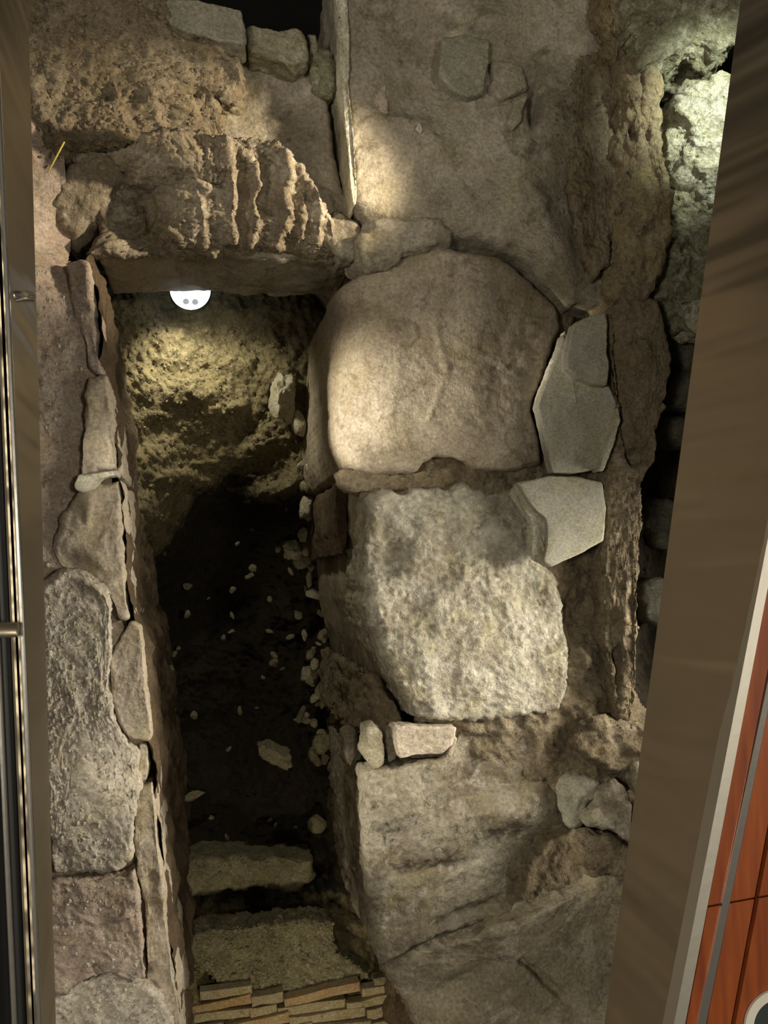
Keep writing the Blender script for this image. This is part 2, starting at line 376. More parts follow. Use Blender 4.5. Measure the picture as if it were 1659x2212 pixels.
def box_verts(p8): return p8, [(0, 1, 2, 3), (7, 6, 5, 4), (0, 4, 5, 1), (1, 5, 6, 2), (2, 6, 7, 3), (3, 7, 4, 0)]
def prism(name, top, drop, mat, parent=None, smooth=False, bevel=.0):
    """a flat piece: four+ world points of its top face, extruded down by drop (metres)"""
    top = [Vector(p) for p in top]; n = len(top)
    ar = sum(top[i].x * top[(i + 1) % n].y - top[(i + 1) % n].x * top[i].y for i in range(n))
    if ar < 0: top = top[::-1]
    if bevel:
        c = sum(top, Vector()) / n
        inn = [p + (c - p).normalized() * bevel for p in top]
        v = [list(p) for p in inn] + [[p.x, p.y, p.z - bevel * .6] for p in top] + [[p.x, p.y, p.z - drop] for p in top]
        f = [list(range(n))] + [(i, n + i, n + (i + 1) % n, (i + 1) % n) for i in range(n)] + [(n + i, 2 * n + i, 2 * n + (i + 1) % n, n + (i + 1) % n) for i in range(n)] + [list(range(3 * n - 1, 2 * n - 1, -1))]
    else:
        v = [list(p) for p in top] + [[p.x, p.y, p.z - drop] for p in top]
        f = [list(range(n))] + [(i, n + i, n + (i + 1) % n, (i + 1) % n) for i in range(n)] + [list(range(2 * n - 1, n - 1, -1))]
    return link_mesh(name, v, f, mat, parent, smooth)
def tube(name, a, b, r, mat, parent=None, seg=24, cap=.0):
    a = Vector(a); b = Vector(b); d = (b - a).normalized(); u = d.orthogonal().normalized(); w = d.cross(u)
    prof = [(0, 0), (0, r * .86), (r * .14, r), ((b - a).length - r * .14, r), ((b - a).length, r * .86), ((b - a).length, 0)]
    v = []; f = []
    for t, rr in prof:
        for k in range(seg):
            g = 2 * math.pi * k / seg; v.append(list(a + d * t + (u * math.cos(g) + w * math.sin(g)) * max(rr, 1e-5)))
    for i in range(len(prof) - 1):
        for k in range(seg): f.append((i * seg + k, i * seg + (k + 1) % seg, (i + 1) * seg + (k + 1) % seg, (i + 1) * seg + k))
    return link_mesh(name, v, f, mat, parent, True)

def grid_ground(name, x0, x1, y0, y1, ctrl, mat, amp, freq, res=.006, fine=.002, sharp=2.6, ridged=.4, feats=None, mats=None, msel=None):
    """ground from heights at control points (pixels, z), inverse-distance blended, then roughened"""
    ctrl = np.array(ctrl, float)
    cwp = PA(ctrl[:, 0], ctrl[:, 1], ctrl[:, 2])
    zm = ctrl[:, 2].mean()
    cs = PA(np.array([x0, x1, x1, x0]), np.array([y0, y0, y1, y1]), np.full(4, zm))
    nx = int(np.linalg.norm(cs[1] - cs[0]) / res); ny = int(np.linalg.norm(cs[2] - cs[1]) / res)
    u = np.linspace(0, 1, nx)[None, :, None]; v = np.linspace(0, 1, ny)[:, None, None]
    p = (cs[0] * (1 - u) + cs[1] * u) * (1 - v) + (cs[3] * (1 - u) + cs[2] * u) * v
    p = p.reshape(-1, 3)
    K = np.sqrt(((cwp[:, None, :2] - cwp[None, :, :2]) ** 2).sum(-1) + 4e-4); zm_ = cwp[:, 2].mean()
    wt = np.linalg.solve(K + 1e-3 * np.eye(len(K)), cwp[:, 2] - zm_)
    p[:, 2] = zm_ + np.sqrt((p[:, None, 0] - cwp[None, :, 0]) ** 2 + (p[:, None, 1] - cwp[None, :, 1]) ** 2 + 4e-4) @ wt
    p[:, 2] = np.clip(p[:, 2], cwp[:, 2].min() - .03, cwp[:, 2].max() + .03)
    # pixel position of each vertex, for relief
    rel = p - np.array([0, 0, CZ]); cc = rel @ R3; uv = np.stack([cc[:, 0] / -cc[:, 2] * F + W / 2, -cc[:, 1] / -cc[:, 2] * F + H / 2], 1)
    p[:, 2] += feature(uv, feats)
    q = p * freq + 3.3
    p[:, 2] += amp * (fbm(q, 5, .55) * (1 - ridged) + ridged * (fbm(q + 7, 5, .55, True) - .45)) + fine * fbm(p * freq * 6, 3, .6)
    i = np.arange(ny - 1)[:, None] * nx; j = np.arange(nx - 1)[None]
    f = np.stack([i + j, i + nx + j, i + nx + j + 1, i + j + 1], -1).reshape(-1, 4)
    o = link_mesh(name, p, f, mat, None, True)
    return o

def wall_strip(name, line, zb, mat, amp, freq, batter=0.0, res=.012, flip=False, kind='structure', parent=None, fine=.003, mat_h=None):
    """near vertical wall hanging under a pixel polyline (px,py,z) down to height zb"""
    l = np.array(line, float); w = PA(l[:, 0], l[:, 1], l[:, 2])
    seg = np.linalg.norm(w[1:] - w[:-1], axis=1); s_ = np.concatenate([[0], np.cumsum(seg)])
    n = max(8, int(s_[-1] / res)); t = np.linspace(0, s_[-1], n)
    top = np.stack([np.interp(t, s_, w[:, k]) for k in range(3)], 1)
    tg = np.gradient(top, axis=0); nr = np.stack([-tg[:, 1], tg[:, 0], 0 * t], 1); nr /= np.linalg.norm(nr, axis=1)[:, None]
    if flip: nr = -nr
    m = max(6, int((top[:, 2].mean() - zb) / res)); k = np.linspace(0, 1, m)[:, None, None]
    p = np.repeat(top[None], m, 0).copy(); p[..., 2:] = top[None, :, 2:] * (1 - k) + zb * k
    p = p + nr[None] * k * batter
    f = []
    i = np.arange(m - 1)[:, None] * n; j = np.arange(n - 1)[None]
    f = np.stack([i + j, i + n + j, i + n + j + 1, i + j + 1], -1).reshape(-1, 4)
    if flip: f = f[:, ::-1]
    p = p.reshape(-1, 3); nn = np.tile(nr, (m, 1))
    p += nn * (amp * fbm(p * freq, 5, .55) + fine * fbm(p * freq * 6, 3, .6))[:, None]
    return tag(link_mesh(name, p, f, mat, parent), kind=kind) if kind else link_mesh(name, p, f, mat, parent)

# =================================================================== THE SETTING
# trench bottom, near end raised
tr = [(200,600,-1.9),(420,600,-1.92),(640,600,-1.92),(262,680,-1.78),(420,690,-1.92),(600,690,-1.94),(640,800,-1.96),(268,800,-1.78),(430,800,-1.95),
      (280,950,-1.85),(430,950,-2.06),(600,950,-2.12),(300,1100,-1.85),(450,1120,-2.42),(620,1060,-2.15),(660,1160,-2.4),(330,1300,-2.4),(330,1450,-2.45),(500,1300,-2.7),(650,1300,-2.6),
      (350,1600,-2.55),(500,1600,-2.7),(660,1600,-2.55),(380,1780,-2.5),(520,1740,-2.45),(600,1640,-2.45),(680,1800,-2.4),(380,1840,-2.28),(540,1830,-2.28),(680,1840,-2.3),
      (400,1960,-2.2),(560,1960,-2.2),(720,1960,-2.2),(400,2060,-1.98),(560,2060,-1.98),(740,2060,-1.98),(840,2120,-1.98),(420,2180,-1.9),(640,2180,-1.9),(850,2190,-1.9),(600,2290,-1.85),(300,2290,-1.85),(880,2290,-1.85),(300,2060,-2),(860,1900,-2.3),(860,1300,-2.5)]
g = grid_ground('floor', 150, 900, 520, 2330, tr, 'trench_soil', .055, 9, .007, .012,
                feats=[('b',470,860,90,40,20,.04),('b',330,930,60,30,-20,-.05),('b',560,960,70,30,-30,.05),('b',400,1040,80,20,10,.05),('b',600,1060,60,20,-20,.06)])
tag(g, kind='structure')

# bed of earth round the blocks on the right
rb = [(640,520,-1.4),(700,600,-1.45),(760,900,-1.36),(760,1040,-1.36),(800,1300,-1.36),(820,1600,-1.34),(840,1900,-1.4),(840,2250,-1.40),
      (900,1040,-1.225),(1000,1035,-1.225),(1100,1030,-1.225),(900,1300,-1.35),(1000,1600,-1.235),(1100,1580,-1.235),(1000,1800,-1.35),(1000,2200,-1.3),
      (1240,1300,-1.25),(1280,1200,-1.25),(1250,1450,-1.24),(1240,1560,-1.23),(1290,1400,-1.235),(1300,900,-1.3),(1260,750,-1.3),(1280,1600,-1.2),(1360,1600,-1.19),(1200,1680,-1.23),(1240,1800,-1.3),
      (1350,1850,-1.24),(1400,1800,-1.25),(1300,1950,-1.25),(1100,400,-1.3),(1100,0,-1.3),(1350,500,-1.25),(1350,100,-1.2),(1350,0,-1.2),(1450,700,-1.6),(1450,900,-1.6),(1450,1100,-1.55),(1430,1300,-1.5),(1420,1450,-1.55),
      (1500,800,-1.6),(1500,1300,-1.5),(1480,1600,-1.3),(1450,500,-1.35),(1600,300,-1.4),(1600,0,-1.4),(1300,2250,-1.25),(1500,2100,-1.25),(1450,1700,-1.3),(1600,1000,-1.5)]
g = grid_ground('ground', 700, 1680, -120, 2330, rb, 'earth', .03, 11, .007, .004,
                feats=[('b',1235,1340,30,90,10,-.03),('l',[(1000,1575),(1090,1580)],14,.012)])
rl_ = PA(np.array([740,760,790,800,850,860,830,830,850,890,915]), np.array([-150,480,1050,1250,1450,1560,1640,1850,2080,2200,2340]), -1.36) + np.array([.03,0,0])
def cut_poly(o, keep):
    bm = bmesh.new(); bm.from_mesh(o.data); base = Vector(o['_base'])
    kill = [f for f in bm.faces if not keep(f.calc_center_median() + base)]
    bmesh.ops.delete(bm, geom=kill, context='FACES'); bm.to_mesh(o.data); bm.free()
cut_poly(g, lambda c: c.x > np.interp(-c.y, -rl_[:, 1], rl_[:, 0]))
g.data.materials.append(MATS['shaded_soil'])  # shade of the gap by the lining, painted onto the low faces
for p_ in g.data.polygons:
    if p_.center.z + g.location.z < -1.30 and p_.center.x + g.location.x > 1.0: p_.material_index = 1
tag(g, kind='structure')
# left bank bed and the earth behind the lintel
lb = [(40,-100,-1.12),(60,300,-1.12),(60,600,-1.14),(60,1200,-1.14),(70,1600,-1.12),(90,2000,-1.12),(110,2300,-1.12),(190,700,-1.17),(180,1000,-1.17),(210,1300,-1.17),(230,1700,-1.16),(270,2200,-1.17),(170,420,-1.22),(120,500,-1.26),(150,520,-1.28),
      (-200,300,-1.1),(-200,1200,-1.1),(-200,2000,-1.1)]
g = grid_ground('ground', -260, 330, -150, 2330, lb, 'pink_mortar', .016, 14, .006, .003, ridged=.5)
# cut the bed away where the trench is open
edgeL = PA(np.array([150,150,185,205,222,238,250,262,275,300,318,330,350,390]), np.array([-250,540,560,620,800,850,1000,1150,1330,1400,1600,1750,1900,2330]), -1.15)
def left_of_edge(c, m=.012):
    return c.x < np.interp(-c.y, -edgeL[:, 1], edgeL[:, 0]) - m
cut_poly(g, lambda c: left_of_edge(c))
tag(g, kind='structure')
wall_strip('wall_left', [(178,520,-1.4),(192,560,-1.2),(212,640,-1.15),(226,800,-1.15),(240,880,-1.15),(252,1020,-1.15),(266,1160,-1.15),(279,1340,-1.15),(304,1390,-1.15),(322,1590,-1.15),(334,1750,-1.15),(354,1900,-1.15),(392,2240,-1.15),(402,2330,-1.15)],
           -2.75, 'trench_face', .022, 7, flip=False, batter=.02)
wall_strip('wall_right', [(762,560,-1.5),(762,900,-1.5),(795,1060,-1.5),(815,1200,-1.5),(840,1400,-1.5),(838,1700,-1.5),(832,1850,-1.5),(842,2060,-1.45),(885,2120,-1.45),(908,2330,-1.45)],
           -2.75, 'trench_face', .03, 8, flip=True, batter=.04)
wall_strip('wall_back', [(120,470,-1.5),(400,470,-1.5),(780,470,-1.5)], -2.4, 'shaded_soil', .03, 8)
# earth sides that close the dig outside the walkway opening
wall_strip('wall_far', [(-900,-1900,-.26),(800,-1900,-.26),(2600,-1900,-.26)], -2.6, 'shaded_soil', .05, 4, res=.03)
base = prism('foundation', [P(-500,-500,-2.8), P(2100,-500,-2.8), P(2100,2700,-2.8), P(-500,2700,-2.8)], .05, 'black_void'); tag(base, kind='structure')

# steel lining of the opening, right: face slopes from floor level to its lower lip
def sheet(name, pts, th, mat, nrm, parent=None, nu=40, nv=8):
    a = np.array([list(p) for p in pts]); u = np.linspace(0, 1, nu)[:, None, None]; v = np.linspace(0, 1, nv)[None, :, None]
    g1 = ((a[0] * (1 - u) + a[1] * u) * (1 - v) + (a[3] * (1 - u) + a[2] * u) * v).reshape(-1, 3); g2 = g1 + np.array(nrm) * th
    f = []
    for i in range(nu - 1):
        for j in range(nv - 1):
            q = i * nv + j; f.append((q, q + nv, q + nv + 1, q + 1)); k = nu * nv; f.append((k + q, k + q + 1, k + q + nv + 1, k + q + nv))
    k = nu * nv
    for i in range(nu - 1):
        for q, sgn in ((i * nv, 1), (i * nv + nv - 1, -1)):
            e = (q, k + q, k + q + nv, q + nv); f.append(e if sgn > 0 else e[::-1])
    for j in range(nv - 1):
        for q, sgn in ((j, -1), ((nu - 1) * nv + j, 1)):
            e = (q, k + q, k + q + 1, q + 1); f.append(e if sgn > 0 else e[::-1])
    o = link_mesh(name, np.vstack([g1, g2]), f, mat, parent, True)
    m_ = o.modifiers.new('edges', 'EDGE_SPLIT'); m_.split_angle = math.radians(50)
    return o
t0, t1 = P(1915,-160,0), P(1433,2330,0); b0, b1 = P(1621,-160,-.25), P(1290,2330,-.25)
o = sheet('wall_right_lining', [t0, t1, b1, b0], .012, 'brushed_steel', (1, .1, -.0)); o.name = 'trim_1'; tag(o, kind='structure')
tl0, tl1 = P(-14,-160,0), P(97,2330,0); bl0, bl1 = P(56,-160,-.22), P(124,2330,-.22)
o = sheet('trim_2', [tl1, tl0, bl0, bl1], .012, 'brushed_steel', (-1, 0, 0)); tag(o, kind='structure')

# museum floor on the right: rim, boards, steel inlay
def fx(y, table): return float(np.interp(y, [t[0] for t in table], [t[1] for t in table]))
def strip_quad(y0, y1, fa, fb, z): return [P(fa(y0), y0, z), P(fb(y0), y0, z), P(fb(y1), y1, z), P(fa(y1), y1, z)]
e_rim0 = lambda y: 1915 - (1915 - 1433) * (y + 160) / 2490
e_rim1 = lambda y: e_rim0(y) + 20 + .0042 * (y - 1200)
e_in0 = lambda y: 1612 - (y - 1700) * .205
e_in1 = lambda y: 1626 - (y - 1700) * .197
e_gap0 = lambda y: 1657 - (y - 1820) * .192
rim = prism('floor_rim', strip_quad(-160, 2330, e_rim0, e_rim1, .002), .03, 'rim_steel'); rim.name = 'trim_3'; tag(rim, kind='structure')
fl = empty('floor_deck', tuple(P(1640,1900,-.03)), 'glossy red-brown wooden deck boards bordering the glazed pit on the right', 'floor')
fl['label'] = ''; del fl['label']; del fl['category']; fl.name = 'floor_deck'; tag(fl, kind='structure')
ys = [-160, 760, 1958, 2400]
def seam(y, x): return y - (x - 1535) * .18
def board(fa, fb, i):
    y0, y1 = ys[i], ys[i + 1]
    def yy(y, f):
        x = f(y); return seam(y, x)
    g_ = 2.0
    pts = [P(fa(y0) + 1, yy(y0, fa) + g_, 0), P(fb(y0) - 1, yy(y0, fb) + g_, 0), P(fb(y1) - 1, yy(y1, fb) - g_, 0), P(fa(y1) + 1, yy(y1, fa) - g_, 0)]
    return prism('board', pts, .022, 'wood_board', fl, bevel=.0012)
far = lambda y: e_gap0(y) + 96
far2 = lambda y: e_gap0(y) + 200
gap1 = lambda y: e_gap0(y) + 8
for i in range(3):
    board(e_rim1, e_in0, i); board(e_in1, e_gap0, i)
    board(gap1, far, i); board(lambda y: far(y) + 4, far2, i); board(lambda y: far2(y) + 4, lambda y: far2(y) + 500, i)
inl = prism('inlay_strip', strip_quad(-160, 2400, e_in0, e_in1, .003), .02, 'bright_steel', fl)
und = prism('floor', [P(e_rim1(-160),-160,-.024), P(2600,-160,-.024), P(2600,2400,-.024), P(e_rim1(2400),2400,-.024)], .2, 'black_void'); und.name = 'floor_base'; tag(und, kind='structure')
# the floor goes on to the left of the opening
lf = prism('floor_left', [P(-900,-160,-.03), P(-40,-160,-.03), P(60,2400,-.03), P(-900,2400,-.03)], .12, 'black_void'); tag(lf, kind='structure')

# recessed ring light in the boards, bottom right
def disc(name, c, r0, r1, z0, z1, mat, parent, seg=64):
    v = []; f = []
    for r, z in ((r0, z0), (r0, z1), (r1, z1), (r1, z0)):
        for k in range(seg):
            a = 2 * math.pi * k / seg; v.append((c[0] + r * math.cos(a), c[1] + r * math.sin(a), z))
    for i in range(3):
        for k in range(seg): f.append((i * seg + k, i * seg + (k + 1) % seg, (i + 1) * seg + (k + 1) % seg, (i + 1) * seg + k))
    if r0 < 1e-3: pass
    return link_mesh(name, v, f, mat, parent, False)
rc = P(1678, 2216, .004)
rl = empty('floor_light', (rc[0], rc[1], 0), 'round floor light with a pale metal ring and dark glass, in the boards', 'light')
disc('ring', rc, .0370, .0500, .001, .006, 'ring_white', rl)
disc('lens', rc, .0001, .0372, .001, .004, 'dark_glass', rl)

# left rail: steel bars of the glass edge, with a stub bar
rail = empty('edge_rail', tuple(P(40,1400,.0)), 'steel edge rail of the walkway glazing with slim bright bars along the left', 'rail')
def bar(name, pa, pb, w, h, mat, par):
    a, b = Vector(pa), Vector(pb); d = (b - a).normalized(); s_ = Vector((d.y, -d.x, 0)).normalized() * w / 2; u = Vector((0, 0, h))
    v = []
    for p in (a, b):
        for q in (-s_, -s_ + u * .7, -s_ * .5 + u, s_ * .5 + u, s_ + u * .7, s_): v.append(list(p + q))
    f = [(i, (i + 1) % 6, 6 + (i + 1) % 6, 6 + i) for i in range(6)] + [(5, 4, 3, 2, 1, 0), (6, 7, 8, 9, 10, 11)]
    return link_mesh(name, v, f, mat, par, False)
bar('inner_bar', P(-18,-160,.0), P(92,2330,.0), .006, .008, 'bright_steel', rail)
bar('base_bar', P(-30,-160,-.006), P(76,2330,-.006), .012, .006, 'brushed_steel', rail)
bar('outer_bar', P(-75,-160,.01), P(38,2330,.01), .006, .010, 'bright_steel', rail)
bar('channel', P(-50,-160,-.02), P(58,2330,-.02), .020, .012, 'lamp_housing', rail)
sb = tube('stub_bar', P(-70,1362,.03), P(40,1360,.03), .0095, 'brushed_steel', None); sb.name = 'cross_bar'
tag(sb, 'round brushed steel cross bar ending over the left rail', 'bar')
st = tube('standoff', P(20,640,-.03), P(66,641,-.10), .008, 'bright_steel', None)
tag(st, 'short round steel spacer on the left lining near the top', 'spacer')

# =================================================================== STONES, RIGHT SIDE
S_ = []
def T(o, label, cat='stone', group=None): tag(o, label, cat, group); S_.append(o); return o
# big worn slab, upper right
T(stone('stone_slab', [(734,-110,-1.10,.02),(742,0,-1.10,.02),(750,100,-1.10,.02),(757,250,-1.10,.02),(768,440,-1.11,.02),(800,480,-1.14,.05),(860,500,-1.15,.05),(960,505,-1.14,.05),(1060,520,-1.14,.05),(1130,545,-1.14,.05),(1190,600,-1.15,.04),(1240,650,-1.15,.03),(1310,655,-1.17,.02),(1335,600,-1.17,.02),(1345,400,-1.15,.03),(1350,150,-1.12,.03),(1355,-110,-1.1,.03)],
    -1.10, 1.0, 'slab', r=.04, amp=.012, freq=5, jag=4, res=.0055, batter=-.02,
    feats=[('b',1230,230,70,120,10,.02),('b',1150,420,60,170,-8,.035),('b',1200,560,60,80,-30,.03),('b',1270,330,25,200,5,-.035),('b',960,120,90,90,0,-.02),('b',1000,20,220,40,5,.02),('b',870,450,90,50,10,.015),('l',[(760,235),(900,265),(960,340)],12,.008),('l',[(1230,110),(1150,180),(1085,215)],14,-.01),('b',1150,240,14,40,10,-.05),('b',880,200,60,60,0,-.012)]),
  'huge worn grey-brown slab filling the upper right, flat stone sunk in it', 'slab')
T(stone('edging_stone', [(722,-110,-1.09),(742,-110,-1.085),(755,80,-1.085),(752,190,-1.085),(764,300,-1.085),(770,435,-1.10),(764,445,-1.10),(758,400,-1.09),(748,300,-1.09),(738,180,-1.09),(731,60,-1.09)], -1.09, .25, 'pale_edge', r=.006, amp=.004, freq=20, jag=3, res=.004, batter=-.08),
  'thin pale plaster edge along the left of the huge upper slab', 'edging')
T(stone('flat_stone', [(958,80),(1000,72),(1060,84),(1058,130),(1050,165),(1045,200),(1012,211),(975,190),(947,158),(952,120)], -1.085, .05, 'flagstone', r=.006, amp=.003, jag=2, res=.004),
  'pale five-sided flat stone bedded in the huge upper slab')
T(stone('flat_stone', [(1065,130),(1130,140),(1140,190),(1090,215),(1058,200)], -1.10, .04, 'slab', r=.01, amp=.006, jag=3, res=.004), 'low grey patch stone right of the pale five-sided stone')
T(stone('stone_chip', [(1114,206),(1132,203),(1142,207),(1130,235),(1127,262),(1110,276),(1098,264),(1108,240)], -1.085, .05, 'limestone', r=.006, amp=.004, jag=2, res=.003), 'small upright waisted stone chip beside a dark hole in the upper slab')
T(rock('pebble', 906, 275, -1.10, 9, 13, .012, 'pale_edge', cuts=6), 'tiny white pebble left of centre on the huge upper slab')
T(stone('plaster_patch', [(762,180),(836,178),(840,245),(800,252),(764,238)], -1.098, .02, 'pink_mortar', r=.006, amp=.003, jag=2, res=.004), 'faint square pinkish mortar patch at the left edge of the upper slab', 'mortar')
T(stone('mortar_lump', [(790,478),(850,465),(950,470),(985,500),(960,530),(890,545),(850,560),(800,575),(775,540),(770,500)], -1.12, .15, 'slab', r=.03, amp=.022, freq=14, jag=6, res=.005, ridged=.4), 'crumbly mortar lump between the lintel and the rounded block', 'mortar')

T(stone('earth_fill', [(1250,120),(1300,90),(1345,130),(1345,300),(1335,450),(1318,560),(1290,600),(1262,560),(1240,480),(1226,380),(1232,260),(1228,180)], -1.105, .12, 'earth', r=.03, amp=.014, freq=16, jag=5, res=.005, fine=.005, centre=(1285,340)), 'dark gritty earth band right of the huge upper slab', 'earth')
# the rounded kerb block
def kerb_round(x, y):
    m = (CZ + 1.155) / F; r = .165; d = np.clip((x - 732) * m, 0, None)
    return np.where(d < r, -(r - np.sqrt(np.maximum(r * r - (r - d) ** 2, 0))), 0) - np.clip(x - 1000, 0, None) ** 2 * 1.2e-6
T(stone('kerb_block', [(735,600),(760,588),(800,572),(850,558),(880,545),(915,528),(950,530),(985,538),(1080,548),(1150,590),(1225,645),(1238,690),(1215,735),(1170,850),(1165,890),(1185,950),(1190,1000),(1120,1015),(1040,1012),(990,985),(940,983),(915,1000),(905,1015),(850,1020),(810,1016),(780,1008),(755,994),(742,970),(736,930),(732,860),(732,760),(733,680)],
    -1.155, .95, 'worn_block', batter=.0, r=.03, amp=.006, freq=6, jag=2.5, res=.0055, centre=(930,780), fine=.0012,
    feats=[('b',1005,985,34,20,0,-.014),('b',1085,995,34,18,10,-.012),('b',970,545,18,14,0,.012),('l',[(945,560),(955,640),(940,700),(965,800),(930,900)],6,.003),('b',1060,720,110,120,20,-.012)], zfun=kerb_round),
  'large brown kerb block with smooth rounded left edge and bright worn strip', 'block')
T(stone('mud_fill', [(740,1015),(860,1022),(1000,1005),(1110,1015),(1185,1020),(1185,1045),(1110,1046),(1000,1058),(900,1062),(770,1060),(735,1045)], -1.235, .1, 'earth', r=.02, amp=.012, freq=18, jag=4, res=.005), 'dark band of packed mud between the rounded kerb block and the chalky block', 'earth')
# flat sherds to its right
T(stone('stone_sherd', [(1217,722),(1230,760),(1228,800),(1265,815),(1316,830),(1332,870),(1322,925),(1298,1014),(1240,1022),(1193,1022),(1184,975),(1174,930),(1163,885),(1160,878),(1178,830),(1198,780)], -1.135, .035, 'marble', r=.004, amp=.0012, fine=.0004, jag=1.5, res=.0035, centre=(1250,910), dome=.004),
  'large smooth grey sherd, pointed on the left, under the smaller sherd', 'sherd')
T(stone('stone_sherd', [(1222,712),(1200,770),(1172,838),(1159,880),(1164,890),(1184,838),(1206,790),(1232,745)], -1.150, .035, 'pale_edge', r=.003, amp=.003, jag=1, res=.003, centre=(1190,815)), 'thin yellowish sliver along the left edge of the large grey sherd', 'sherd')
T(stone('stone_sherd', [(1240,698),(1270,682),(1308,672),(1314,700),(1312,760),(1318,800),(1312,832),(1280,828),(1245,815),(1224,797),(1224,760),(1232,725)], -1.095, .035, 'marble', r=.005, amp=.0015, fine=.0004, jag=2, res=.0035), 'small warm-grey sherd lying highest, on the large pointed sherd', 'sherd')
T(stone('stone_sherd', [(1117,1042),(1190,1028),(1250,1030),(1302,1042),(1310,1100),(1304,1168),(1250,1198),(1190,1225),(1172,1215),(1180,1185),(1182,1150),(1178,1120),(1150,1095),(1133,1070)], -1.13, .04, 'marble', r=.004, amp=.0012, fine=.0004, jag=1, res=.0035, centre=(1235,1110), dome=.003), 'broken grey sherd with curved bite, lowest of the sherds on the right', 'sherd')
T(stone('broken_edge', [(1117,1044),(1135,1068),(1155,1092),(1180,1118),(1184,1150),(1182,1185),(1174,1214),(1188,1224),(1165,1212),(1148,1195),(1150,1165),(1148,1125),(1122,1085),(1114,1066)], -1.148, .035, 'pale_edge', r=.006, amp=.006, freq=22, jag=2, res=.0035, centre=(1162,1128)), 'cream broken rim of the bitten grey sherd', 'sherd')
T(stone('stone_sherd', [(1336,878),(1342,905),(1326,965),(1304,1016),(1294,1018),(1308,975),(1325,925)], -1.10, .05, 'pale_edge', r=.005, amp=.002, jag=1, res=.003), 'narrow cream sliver standing between the large sherd and the earth wall', 'sherd')

# chalky block and its shaded lower course
T(stone('chalky_block', [(800,1062,-1.21,.03),(830,1050,-1.21,.03),(870,1060,-1.21,.02),(905,1048,-1.21,.02),(960,1055,-1.21,.02),(1005,1045,-1.21,.02),(1060,1062,-1.21,.02),(1118,1055,-1.21,.02),(1145,1110,-1.21,.03),(1150,1190,-1.21,.03),(1200,1235,-1.22,.03),(1218,1300,-1.22,.03),(1228,1400,-1.22,.02),(1226,1490,-1.22,.015),(1208,1535,-1.22,.015),(1100,1548,-1.22,.015),(1020,1560,-1.21,.015),(940,1555,-1.21,.015),(895,1552,-1.21,.015),(870,1500,-1.21,.03),(840,1440,-1.21,.03),(808,1390,-1.22,.04),(792,1320,-1.22,.05),(788,1250,-1.22,.05),(794,1200,-1.22,.05),(790,1140,-1.22,.05),(790,1090,-1.22,.04)],
    -1.21, .3, 'chalky_block', r=.03, amp=.014, freq=11, jag=6, res=.005, ridged=.35, fine=.003,
    feats=[('b',830,1200,40,50,0,-.03),('b',1160,1250,50,60,20,-.012),('b',1000,1400,150,100,0,.012)]),
  'big rough chalky white block in the middle of the right row', 'block')
T(stone('course_block', [(776,1040,-1.30,.03),(800,1035,-1.28,.02),(850,1080,-1.28,.02),(850,1400,-1.28,.02),(860,1500,-1.28,.02),(830,1470,-1.34,.03),(812,1400,-1.34,.03),(790,1300,-1.33,.03),(782,1180,-1.33,.03),(776,1100,-1.32,.03)], -1.3, 1.1, 'worn_block', r=.04, amp=.006, freq=5, jag=2, res=.007), 'brown shaded stone course under the left side of the chalky block', 'block')
T(stone('standing_stone', [(722,1060),(738,1020),(750,1030),(752,1150),(742,1200),(726,1140)], -1.5, .9, 'trench_face', r=.01, amp=.008, jag=2, res=.006), 'thin brown standing stone at the drain edge below the rounded block')
T(stone('rubble_fill', [(782,1450,-1.42),(810,1470,-1.36),(860,1520,-1.32),(880,1570,-1.3),(840,1590,-1.3),(790,1580,-1.34),(775,1600,-1.42),(770,1530,-1.45)], -1.36, .9, 'earth', r=.03, amp=.035, freq=14, jag=6, res=.006, ridged=.5), 'dark crumbly fill between the chalky block and the lower block', 'rubble')

# small bricks and the lower block
T(stone('brick', [(850,1568),(900,1568),(985,1572),(982,1590),(975,1612),(955,1628),(900,1634),(862,1642),(855,1615)], -1.185, .06, 'plaster', r=.005, amp=.003, jag=2, res=.0035), 'pale rectangular brick under the chalky block', 'brick')
T(stone('stone_chip', [(790,1572),(812,1568),(828,1580),(832,1620),(826,1652),(812,1664),(795,1645),(783,1632),(788,1600)], -1.2, .08, 'limestone', r=.012, amp=.006, jag=2, res=.0035), 'upright pale stone left of the rectangular brick')
T(stone('stone_chip', [(832,1580),(850,1572),(858,1610),(860,1642),(840,1650),(834,1615)], -1.23, .06, 'patchy_block', r=.01, amp=.006, jag=2, res=.004), 'narrow shaded stone between the upright pale stone and the brick')
T(stone('stone_chip', [(745,1590),(768,1580),(775,1630),(762,1665),(746,1650)], -1.34, .1, 'patchy_block', r=.02, amp=.01, jag=3, res=.005), 'dim small stone at the drain edge left of the upright pale stone')
T(stone('stone_chip', [(980,1590),(988,1595),(975,1632),(966,1636)], -1.2, .03, 'plaster', r=.004, amp=.002, jag=1, res=.003), 'thin pale flake at the right end of the rectangular brick')
